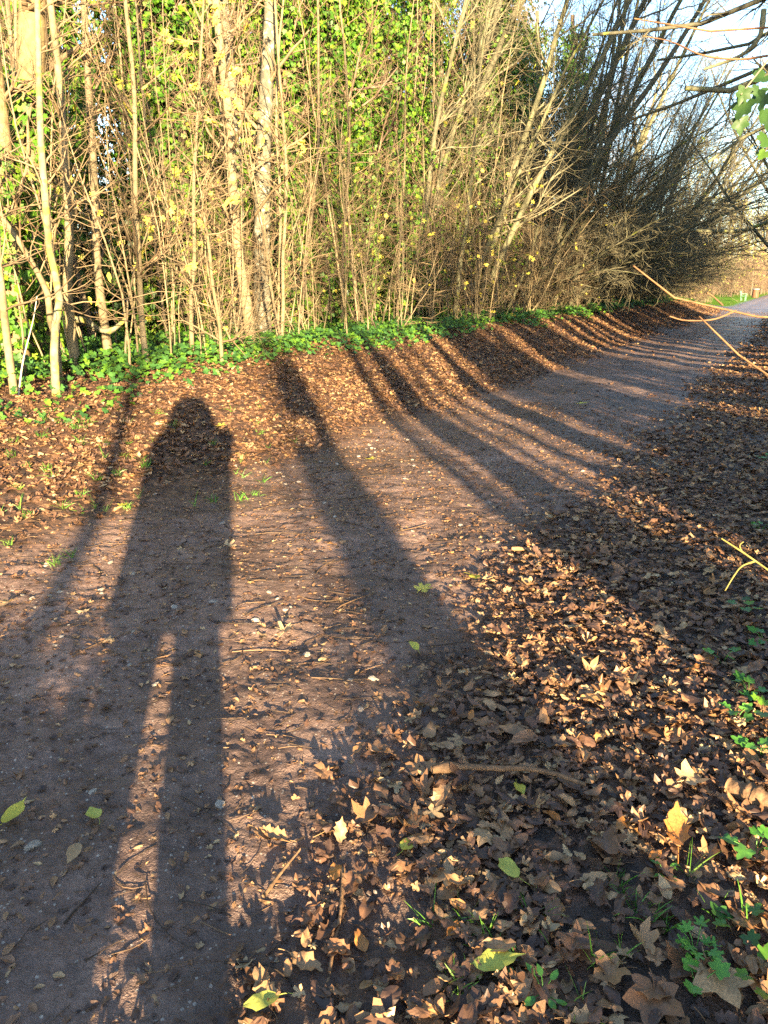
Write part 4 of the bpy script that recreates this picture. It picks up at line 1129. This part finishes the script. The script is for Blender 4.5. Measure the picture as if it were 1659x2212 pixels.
bough('overhanging_branch', [([(4.4, 2.8, .1), (4.3, 3.2, 2.4), (3.6, 3.6, 4.6), D(1720, -60, 3.7), D(1650, 20, 3.7), D(1605, 10, 3.7), D(1540, -10, 3.7)], .06, .016),
        ([D(1650, 20, 3.7), D(1640, 80, 3.7), D(1600, 120, 3.75), D(1520, 150, 3.8)], .012, .005)], M_MOSSY, 'thick dark branch at the top edge of the sky')
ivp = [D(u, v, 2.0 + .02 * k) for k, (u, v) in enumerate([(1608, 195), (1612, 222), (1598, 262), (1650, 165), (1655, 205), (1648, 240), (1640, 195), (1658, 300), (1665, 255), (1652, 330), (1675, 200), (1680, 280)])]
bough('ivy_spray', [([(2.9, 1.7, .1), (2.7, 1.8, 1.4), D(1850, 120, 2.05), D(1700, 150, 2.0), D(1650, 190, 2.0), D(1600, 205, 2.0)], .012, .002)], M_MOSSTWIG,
      'shade-dark green ivy leaves hanging into view against the pale brush', (ivp, [leaf_mesh(rng, 'ivy', .3, 2, .03) for _ in range(3)], bpy.data.materials['ivy_shade_dark'], (.055, .085)), 'ivy')  # shade on this spray is put into its darkened leaf colour

# leafy dark boughs of the near-side trees over the far path
def high_bough(pts, r0, label):
    P = spline(pts, 14); R = np.linspace(r0, r0 * .3, 14); o_ = P[0].copy(); P = P - o_
    root = build_plant('overhanging_branch', P[None], R[None], [
        dict(per=16, t0=.25, t1=.98, ang=(25, 65), length=(.6, 1.6), n=6, wig=.14, lift=.0, rr=.45, rmin=.004),
        dict(per=7, t0=.1, t1=.98, ang=(25, 65), length=(.25, .7), n=4, wig=.2, lift=-.02, rr=.6, rmin=.0025)], (M_MOSSY, M_MOSSTWIG), (.10, (.05, .09), 1, .04), T_IVY, M_YGREEN, sides=8)
    root.location = o_; tag(root, label, 'branch')
X, Y = to_xy(6, 6.4)
high_bough([(X, Y, 0), (X - .3, Y + .3, 2.6), D(1800, 150, 11.5), D(1640, 170, 11.2), D(1560, 200, 11.0), D(1480, 190, 11.0)], .10, 'dark leafy bough hanging from above beside the pale sky')
for sx, pts, lab in [(9, [D(1780, -60, 14), D(1600, 30, 14.5), D(1450, 60, 15), D(1280, 75, 15.5)], 'long dark bough crossing the top of the view'),
                     (13, [D(1780, 120, 17), D(1640, 150, 17.5), D(1500, 210, 18), D(1360, 260, 18.5)], 'dark bough with twigs hanging beside the pale sky gap'),
                     (11, [D(1800, 260, 16), D(1680, 260, 16), D(1600, 300, 16), D(1530, 350, 16)], 'short leafy bough hanging low near the ivy spray'),
                     (16, [D(1790, 10, 20), D(1690, 60, 20), D(1600, 100, 20.5), D(1420, 130, 21)], 'twiggy bough just under the topmost one')]:
    X, Y = to_xy(sx, 6.8)
    high_bough([(X, Y, 0), (X - .3, Y + .2, 4.0)] + pts, .09, lab)
X, Y = to_xy(20, 6.6)
high_bough([(X, Y, 0), (X - .4, Y + .3, 3.5), D(1760, 420, 23), D(1640, 490, 22.5), D(1560, 500, 22), D(1490, 497, 22)], .12, 'dark bare bough reaching low across the far path')

# ------------------------------------------------------------------ fallen leaves one by one
def lay(o, X, Y, yaw, size, tilt=0.1, dz=0.018):
    z = float(terrain(X, Y)) + dz
    M = rots(np.array([yaw]), np.array([tilt]), np.array([rng.uniform(0, 6.28)]))[0]
    o.matrix_world = Matrix.Translation((X, Y, z)) @ Matrix(M.tolist()).to_4x4() @ Matrix.Diagonal((size, size, size, 1))
def single_leaf(kind, mat, curl, wave=.04, stalk=True):
    V, T, Q = leaf_mesh(rng, kind, curl, 2, wave, stalk)
    a = Acc(); a.add(V, T, Q); return a.mesh('fallen_leaf', mat, True)
SPECIAL = [
    ('oval', M_YELLOW, 8, 1800, .10, 'yellow oval leaf on dark mud at the near edge of shade'), ('oval', M_YGREEN, 215, 1785, .085, 'green-yellow leaf with a turned-up edge on dark mud'),
    ('oval', M_PALE, 175, 1845, .075, 'narrow whitish leaf lying on the dark mud'), ('field', M_PALE, 22, 1310, .13, 'pale lobed leaf where the leaf bank meets shaded mud'),
    ('field', M_PALE, 490, 1192, .12, 'pale lobed leaf on the sharp edge of the long shadow'), ('field', M_YELLOW, 912, 1285, .13, 'yellow lobed leaf in the shade stripe at mid path'),
    ('oval', M_YELLOW, 1015, 1252, .10, 'bright yellow leaf on edge in the sunny stripe at mid path'), ('oval', M_YGREEN, 870, 1860, .08, 'yellow-green leaf among brown scraps below the long stick'),
    ('oval', M_YGREEN, 605, 2185, .085, 'yellow-green leaf at the near end of the sunny stripe'), ('oval', M_YELLOW, 1118, 1920, .09, 'pale yellow oval leaf lit by the sun among brown litter'),
    ('oval', M_YGREEN, 1020, 2112, .11, 'large smooth yellow-green oval leaf above a grass tuft'), ('field', M_PALE, 995, 1612, .10, 'pale lobed leaf above the long stick'),
    ('field', M_PALE, 930, 1778, .08, 'silvery lobed leaf below the end of the long stick'), ('field', M_PALE, 1195, 1126, .12, 'pale star-shaped leaf on shaded mud above the short stick'),
    ('field', M_PALE, 615, 1378, .12, 'tan leaf alone in the widest sunny stripe'), ('sycamore', M_PALE, 1530, 2120, .16, 'largest pale tan leaf, pointed and lobed, beside the feathery seedling'),
    ('sycamore', M_DEADNEAR, 1410, 2160, .15, 'large brown pointed leaf overlapping the largest pale one'), ('sycamore', M_DEADNEAR, 1300, 1832, .13, 'flat dark brown sycamore leaf above the grass tufts'),
    ('sycamore', M_PALE, 1480, 1705, .12, 'broad tan lobed leaf beside the cut log'), ('oval', M_ORANGE, 1545, 1432, .12, 'glossy orange leaf on the shaded litter near the forked twig'),
    ('oak', M_ORANGE, 1460, 1860, .13, 'orange curled leaf between two grass tufts'), ('oval', M_YGREEN, 902, 1420, .075, 'yellow-green leaf on mud in the broad shade stripe'),
    ('oval', M_YELLOW, 1115, 1705, .07, 'small yellow leaf tucked under the long stick'), ('field', M_YELLOW, 798, 998, .14, 'yellow lobed leaf where the bank meets the path in sun'),
    ('field', M_PALE, 850, 940, .15, 'pale lobed leaf on the sunny foot of the bank'), ('oval', M_YGREEN, 1250, 876, .16, 'green leaf on the shaded far path'),
    ('oak', M_ORANGE, 1190, 1080, .14, 'rust-brown oak leaf on shaded mud'), ('oval', M_PALE, 1575, 1475, .11, 'white-backed oval leaf among shaded litter'),
    ('field', M_YELLOW, 480, 925, .13, 'yellow lobed leaf beside the tip of the long shadow'), ('field', M_YELLOW, 265, 1100, .10, 'pale yellow leaf among grass blades on the leaf bank')]
for kind, m, u, v, size, lab in SPECIAL:
    X, Y, Z = ground_at(u, v)
    o = bpy.data.objects.new('fallen_leaf', single_leaf(kind, m, rng.uniform(.1, .5))); COL.objects.link(o)
    lay(o, X, Y, rng.uniform(0, 6.28), size, rng.uniform(.05, .2), .03)
    tag(o, lab, 'leaf')
KINDS_L = [('sycamore', M_DEADNEAR, (.075, .125), 'brown pointed maple leaf in the near litter', 'brown maple leaves in the near litter'),
           ('oak', M_DEADNEAR, (.06, .105), 'curled brown oak leaf in the near litter', 'curled oak leaves in the near litter'),
           ('oval', M_DEADNEAR, (.045, .085), 'curled brown oval leaf in the near litter', 'brown oval leaves in the near litter'),
           ('field', M_PALE, (.045, .075), 'small pale lobed leaf in the near litter', 'small pale lobed leaves in the near litter'),
           ('oval', M_ORANGE, (.045, .075), 'small orange-brown leaf in the near litter', 'small orange leaves in the near litter')]
LM = [[single_leaf(k, m, rng.uniform(.15, .95), .06) for _ in range(7)] for k, m, *_ in KINDS_L]
cand = []
while len(cand) < 262:
    u, v = rng.uniform(500, 1690), rng.uniform(1450, 2260)
    X, Y, Z = ground_at(u, v)
    s, q = to_sq(X, Y)
    if rng.random() < float(dens_right(np.array([s]), np.array([q]), np.array([X]), np.array([Y]))[0]): cand.append((X, Y))
protoL = {}
for X, Y in cand:
    j = int(rng.choice(5, p=[.24, .34, .26, .09, .07])); k = int(rng.integers(0, 7))
    kind, m, sz, lab, grp = KINDS_L[j]
    if (j, k) not in protoL:
        o = bpy.data.objects.new('fallen_leaf', LM[j][k]); tag(o, lab, 'leaf', grp); protoL[(j, k)] = o
    else:
        o = protoL[(j, k)].copy()
    COL.objects.link(o)
    lay(o, X, Y, rng.uniform(0, 6.28), rng.uniform(*sz), min(abs(rng.normal(0, .22)), .5), rng.uniform(.010, .025))

# ------------------------------------------------------------------ sticks, log, twigs and stones one by one
def ground_stick(uv, r0, r1, label, knots=1, mat=M_STICK, lift=.012, name='fallen_stick', cat='stick'):
    P = []
    for u, v in uv:
        X, Y, Z = ground_at(u, v); P.append((X, Y, Z + r0 + lift))
    P = np.array(P); P[:, 2] = P[:, 2] * .3 + P[:, 2].mean() * .7
    return lone_stick(name, P, r0, r1, mat, label, cat, 18, knots)
ground_stick([(932, 1706), (985, 1694), (1085, 1694), (1125, 1693), (1190, 1704), (1262, 1722)], .012, .007, 'long bent stick lying across the near litter', 3, lift=.05)
ground_stick([(1105, 1196), (1200, 1199), (1345, 1208)], .011, .007, 'straight pale stick on the edge of shade at mid path', 1)
ground_stick([(742, 1895), (735, 1990), (722, 2050), (712, 2112)], .005, .004, 'brown twig pointing at the viewer beside the long shadow', 2)
ground_stick([(570, 1950), (610, 1900), (650, 1850)], .006, .003, 'sunlit twig slanting across the bright stripe', 1)
ground_stick([(1480, 1390), (1540, 1420), (1600, 1450), (1640, 1475)], .006, .004, 'dark twig in shaded litter below the forked twig', 1, M_WETTWIG)
X0, Y0, Z0 = ground_at(1570, 1718); X1, Y1, Z1 = ground_at(1670, 1762)
lone_stick('log', [(X0, Y0, Z0 + .03), ((X0 + X1) / 2, (Y0 + Y1) / 2, (Z0 + Z1) / 2 + .034), (X1, Y1, Z1 + .03)], .028, .032, M_STICK, 'short thick cut log lying in the litter beside the broad tan leaf', 'log', 12, 2, 12)
# loose twigs
tp = None
P, R = twig_paths(150, -8.4, -2.5, -0.2, 3.4, (.10, .32), (.0018, .0042))
for k in range(len(P)):
    c = P[k].mean(0)
    a = Acc(); V, Q = tubes((P[k] - c)[None], R[k][None], 5); a.add(V, None, Q)
    o = a.obj('fallen_twig', M_WETTWIG); o.location = c
    tag(o, 'thin dark twig pressed into the near path mud', 'twig', 'thin twigs on the near mud')
# stones
def stone_mesh():
    bmv = []
    n1, n2 = 7, 10
    for i in range(n1):
        th_ = math.pi * i / (n1 - 1)
        for j in range(n2):
            ph = 6.28318 * j / n2
            bmv.append((math.sin(th_) * math.cos(ph), math.sin(th_) * math.sin(ph), math.cos(th_)))
    V = np.array(bmv); d = rng.normal(0, 1, (5, 3))
    for k in d: V *= (1 - .16 * np.maximum(0, (V @ unit(k)) - .35))[:, None] * 1.0
    V *= (rng.uniform(.8, 1.2), rng.uniform(.6, .9), rng.uniform(.3, .5))
    V += rng.normal(0, .03, V.shape)
    Q = [(i * n2 + j, (i + 1) * n2 + j, (i + 1) * n2 + (j + 1) % n2, i * n2 + (j + 1) % n2) for i in range(n1 - 1) for j in range(n2)]
    V[:, :2] += 0.25 * rng.normal(0, 1, (n1 * n2, 2)) * .35
    a = Acc(); a.add(V, None, Q); return a.mesh('stone', M_STONE, False)
SM = [stone_mesh() for _ in range(8)]
cnt = 0; tries = 0
while cnt < 190 and tries < 5000:
    tries += 1
    s, q = rng.uniform(-8.6, -1.5), rng.uniform(-.3, 2.7)
    X, Y = to_xy(s, q)
    if Y < 1.1 or rng.random() > float(clump(np.array([X]), np.array([Y]), 1.1, 99, .46, .60)[0]) + .08: continue
    o = bpy.data.objects.new('stone', SM[int(rng.integers(0, 8))]); COL.objects.link(o)
    r = rng.uniform(.009, .028)
    o.location = (X, Y, float(terrain(X, Y)) - r * .06); o.scale = (r, r, r); o.rotation_euler = (rng.normal(0, .2), rng.normal(0, .2), rng.uniform(0, 6.28))
    tag(o, 'small pale stone set in the near path mud', 'stone', 'pale stones in the near mud'); cnt += 1

# ------------------------------------------------------------------ grass tufts, seedlings, ivy sprigs
def blades(n, h, spread, lean):
    st = rng.normal(0, spread, (n, 3)); st[:, 2] = -.01
    d = np.stack([rng.normal(0, lean, n), rng.normal(0, lean, n), np.ones(n)], 1)
    L = rng.uniform(h[0], h[1], n); n_ = 5
    P = np.zeros((n, n_, 3)); P[:, 0] = st; d = unit(d); g = rng.uniform(.05, .28, n)[:, None] * np.array([0, 0, -1.0])
    for i in range(1, n_):
        d = unit(d + g); P[:, i] = P[:, i - 1] + d * (L / (n_ - 1))[:, None]
    side = unit(np.cross(d, rng.normal(0, 1, (n, 3))))
    w = rng.uniform(.0015, .0032, n)[:, None, None] * np.array([1, 1, .85, .6, .08])[None, :, None]
    A = P + side[:, None] * w; B = P - side[:, None] * w; B[:, :, 2] += .0006
    V = np.stack([A, B], 2).reshape(-1, 3)
    base = (np.arange(n) * n_ * 2)[:, None]; i = np.arange(n_ - 1)[None] * 2
    Q = np.stack([base + i, base + i + 1, base + i + 3, base + i + 2], -1).reshape(-1, 4)
    a = Acc(); a.add(V, None, Q, np.repeat(rng.random(n) * .5, n_ * 2)); return a
TUFTS = [blades(n, h, sp, .5).mesh('grass_tuft', M_GRASS) for n, h, sp in [(14, (.06, .16), .02), (20, (.05, .14), .03), (10, (.06, .20), .015), (26, (.05, .13), .035), (7, (.08, .20), .01)]]
NEAR_T = [(1390, 1975, 3, 'thickest near grass tuft, below the dark maple leaf'), (1480, 1905, 2, 'tall thin grass tuft above the thickest near tuft'), (1330, 1925, 0, 'grass tuft just left of the tall thin one'),
          (1050, 2045, 1, 'upright grass tuft in dark litter, above the smooth yellow-green leaf'), (935, 2000, 0, 'small grass tuft at the edge of bare mud'), (1345, 2060, 2, 'sprawling grass tuft above the large brown leaf'),
          (1430, 2005, 3, 'pale tangled grass tuft beside the thickest one'), (1545, 1985, 0, 'grass tuft beside the dark ivy sprig'), (990, 2140, 1, 'dark grass tuft under the smooth yellow-green leaf'),
          (1290, 2090, 4, 'few grass blades by a yellow-green scrap'), (1000, 2000, 4, 'single-stem grass tuft amid bare mud'), (1240, 2190, 2, 'bright grass blades at the very bottom of the view'),
          (1610, 1995, 4, 'grass blades beyond the dark ivy sprig'), (1150, 1990, 0, 'flat bright grass tuft in the sunlit litter')]
for u, v, k, lab in NEAR_T:
    X, Y, Z = ground_at(u, v)
    o = bpy.data.objects.new('grass_tuft', TUFTS[k]); COL.objects.link(o)
    o.location = (X, Y, Z); o.rotation_euler = (0, 0, rng.uniform(0, 6.28)); o.scale = (.72,) * 3
    tag(o, lab, 'grass tuft')
for u, v in [(118, 1225), (153, 1205), (40, 1060), (100, 1020), (135, 1100), (300, 1080), (552, 1070), (60, 1120), (210, 1035), (20, 1180), (180, 1110), (270, 990), (310, 1010), (330, 960), (520, 1000), (560, 940), (30, 960), (90, 950), (160, 930), (60, 1010), (230, 960), (5, 1110), (580, 970), (640, 960), (500, 890), (560, 880)] + \
        [(rng.uniform(0, 620), rng.uniform(895, 1130)) for _ in range(34)]:
    X, Y, Z = ground_at(u, v)
    o = bpy.data.objects.new('grass_tuft', TUFTS[int(rng.integers(0, 5))]); COL.objects.link(o)
    sc = rng.uniform(.45, .85)
    o.location = (X, Y, Z + .01); o.rotation_euler = (0, 0, rng.uniform(0, 6.28)); o.scale = (sc,) * 3
    tag(o, 'short grass tuft growing through the leaves of the far bank', 'grass tuft', 'grass tufts on the leaf bank')

def sprig(name, kind, mat, pts, size, label, cat, h=.06, round_=False, ug=0):
    X, Y, Z = ground_at(*pts)
    root = empty(name, (X, Y, Z), rng.uniform(0, 6.28))
    n = ug or 6
    a = Acc(); st = []
    for k in range(n):
        an = 6.283 * k / n + rng.normal(0, .3); L = rng.uniform(.4, 1.0) * h
        tip = np.array([math.cos(an) * L, math.sin(an) * L, h * rng.uniform(.5, 1.1)])
        P = spline([(0, 0, -.01), tip * (.4, .4, .7), tip], 5); st.append(tip)
        V, Q = tubes(P[None], np.full((1, 5), .0013), 4); a.add(V, None, Q)
    a.obj('stem', M_HERB if mat is M_HERB else M_STICK, root)
    st = np.array(st); rad = unit(st * (1, 1, 0) + 1e-6)
    nrm = unit(-rad * .2 + (0, 0, 1.0) + rng.normal(0, .2, (n, 3)))
    temps = [leaf_mesh(rng, kind, .2, 2, .02) for _ in range(3)]
    b = Acc(); scatter(b, temps, st, frames(nrm, rad + (0, 0, -.2)), rng.uniform(size[0], size[1], n), rng.random(n) * .5, rng.integers(0, 3, n))
    b.obj('foliage', mat, root)
    tag(root, label, cat)
sprig('seedling', 'oval', M_HERB, (1110, 2100), (.022, .032), 'round-leaved green seedling beside the smooth yellow-green leaf', 'seedling', .035, ug=7)
sprig('seedling', 'oval', M_HERB, (1172, 2160), (.028, .038), 'larger spoon-leaved seedling at the bottom of the view', 'seedling', .04, ug=6)
sprig('seedling', 'field', M_HERB, (1500, 2075), (.03, .045), 'feathery bright seedling above the largest pale leaf', 'seedling', .06, ug=12)
sprig('seedling', 'oval', M_HERB, (1430, 1900), (.025, .035), 'tiny seedling at the shaded side of the tall grass', 'seedling', .03, ug=5)
for u, v, n_, lab in [(1585, 2025, 4, 'dark veined ivy sprig standing beside the grass'), (1652, 2150, 5, 'ivy sprig at the bottom corner'), (1615, 1510, 6, 'bright ivy sprig by shaded litter'), (1590, 1560, 4, 'young ivy sprig below the bright one'),
                      (1640, 1640, 6, 'ivy sprig above the log'), (1600, 1330, 5, 'dark ivy sprig with toothed leaves near the forked twig'), (1640, 1150, 6, 'ivy sprig at the verge above the forked twig'), (1560, 1440, 3, 'single small ivy sprig in brown litter'),
                      (1630, 1860, 5, 'ivy sprig catching sun below the log'), (1650, 1000, 6, 'ivy sprig on the far verge'), (1500, 2150, 3, 'small clover-like ivy sprig on the pale leaf'), (1648, 1560, 6, 'ivy sprig pair by the dark edge'), (1650, 1400, 6, 'ivy sprig just past the forked twig')]:
    sprig('ivy_sprig', 'ivy', M_IVYDARK if 'dark' in lab or 'corner' in lab else M_HERB, (u, v), (.05, .075), lab, 'ivy', .06, ug=n_)

# ------------------------------------------------------------------ the person who casts the long shadow
def person():
    root = empty('person', (-.25, -.42, float(terrain(-.25, -.42))), 0, 1.08)
    tag(root, 'person in a long dark hooded coat standing at the near verge, holding up a phone', 'person')
    J = {'pel': (0, 0, .95, .17, .12), 'wai': (0, 0, 1.10, .17, .12), 'che': (0, .01, 1.32, .19, .13), 'nec': (0, .02, 1.50, .07, .07), 'hd0': (0, .05, 1.58, .08, .09), 'hd1': (0, .05, 1.68, .09, .10), 'hd2': (0, .04, 1.76, .055, .065),
         'hl': (-.12, 0, .90, .13, .12), 'kl': (-.13, .02, .52, .122, .11), 'al': (-.165, 0, .10, .112, .10), 'tl': (-.18, .14, .05, .05, .035),
         'hr': (.12, 0, .90, .13, .12), 'kr': (.13, .02, .52, .122, .11), 'ar': (.165, 0, .10, .112, .10), 'tr': (.18, .14, .05, .05, .035),
         'sl': (-.20, .0, 1.43, .08, .08), 'el': (-.26, .16, 1.18, .075, .075), 'wl': (.10, .33, 1.36, .032, .03), 'ml': (.17, .352, 1.42, .036, .02),
         'sr': (.20, .0, 1.43, .08, .08), 'er': (.26, .16, 1.18, .075, .075), 'wr': (.29, .33, 1.36, .032, .03), 'mr': (.275, .352, 1.42, .036, .02)}
    E = [('pel', 'wai'), ('wai', 'che'), ('che', 'nec'), ('nec', 'hd0'), ('hd0', 'hd1'), ('hd1', 'hd2'), ('pel', 'hl'), ('hl', 'kl'), ('kl', 'al'), ('al', 'tl'), ('pel', 'hr'), ('hr', 'kr'), ('kr', 'ar'), ('ar', 'tr'),
         ('che', 'sl'), ('sl', 'el'), ('el', 'wl'), ('wl', 'ml'), ('che', 'sr'), ('sr', 'er'), ('er', 'wr'), ('wr', 'mr')]
    for hnd, sx in (('l', -1), ('r', 1)):
        mx, my, mz = J['m' + hnd][:3]
        for f in range(4):
            a_ = f'f{hnd}{f}a'; b_ = f'f{hnd}{f}b'
            J[a_] = (mx - sx * .01, my + .015 - .004 * f, mz + .035 - .020 * f, .010, .010)
            J[b_] = (mx - sx * .045, my + .022 - .004 * f, mz + .040 - .021 * f, .008, .008)
            E += [('m' + hnd, a_), (a_, b_)]
        J[f't{hnd}a'] = (mx - sx * .015, my - .03, mz + .01, .011, .011); J[f't{hnd}b'] = (mx - sx * .04, my - .032, mz + .03, .009, .009)
        E += [('m' + hnd, f't{hnd}a'), (f't{hnd}a', f't{hnd}b')]
    keys = list(J)
    me = bpy.data.meshes.new('body')
    me.from_pydata([J[k][:3] for k in keys], [(keys.index(a), keys.index(b)) for a, b in E], [])
    o = bpy.data.objects.new('body', me); COL.objects.link(o); o.parent = root
    sk = o.modifiers.new('skin', 'SKIN'); sk.use_smooth_shade = True
    lay_ = me.skin_vertices[0] if len(me.skin_vertices) else me.skin_vertices.new()
    for k, d in zip(keys, (lay_.data if hasattr(lay_, 'data') else lay_)):
        d.radius = J[k][3:5]; d.use_root = (k == 'pel')
    ss = o.modifiers.new('sub', 'SUBSURF'); ss.levels = 1; ss.render_levels = 2
    me.materials.append(plain_mat('coat_cloth', (.05, .055, .07), .9))
    # coat skirt and phone
    a = Acc(); lathe(a, [(.20, 1.52), (.28, 1.43), (.33, 1.30), (.345, 1.10), (.32, .85), (.30, .60), (.285, .60), (.26, .9), (.27, 1.1), (.2, 1.40)], 24)
    a.V[0][:, 1] *= .72
    a.obj('coat', plain_mat('coat_skirt', (.045, .05, .065), .9), root)
    a = Acc(); lathe(a, [(.0, 1.83), (.07, 1.82), (.13, 1.77), (.17, 1.70), (.195, 1.62), (.215, 1.54), (.25, 1.46), (.28, 1.40)], 20); a.V[0][:, 1] = a.V[0][:, 1] * 1.1 + .03
    a.obj('hood', plain_mat('hood_cloth', (.05, .055, .07), .9), root)
    ph = empty('phone', (0.0, -.035, CAM_H - .015)); ph.rotation_euler = (-PITCH, 0, 0)
    a = Acc(); box(a, (0, 0, -.03), (.075, .008, .155)); a.obj('body', plain_mat('phone_black', (.02, .02, .022), .3), ph, False)
    a = Acc(); box(a, (0, -.005, -.03), (.069, .002, .146)); a.obj('screen', plain_mat('phone_glass', (.03, .03, .035), .1), ph, False)
    tag(ph, 'slim black phone held up in both hands', 'phone')
person()
# a pattern plant that found no place is taken away again
for nm, kids in KIDS.items():
    root = bpy.data.objects.get(nm)
    if root is not None and root.get('label') is None:
        for k in kids: bpy.data.objects.remove(k)
        bpy.data.objects.remove(root)
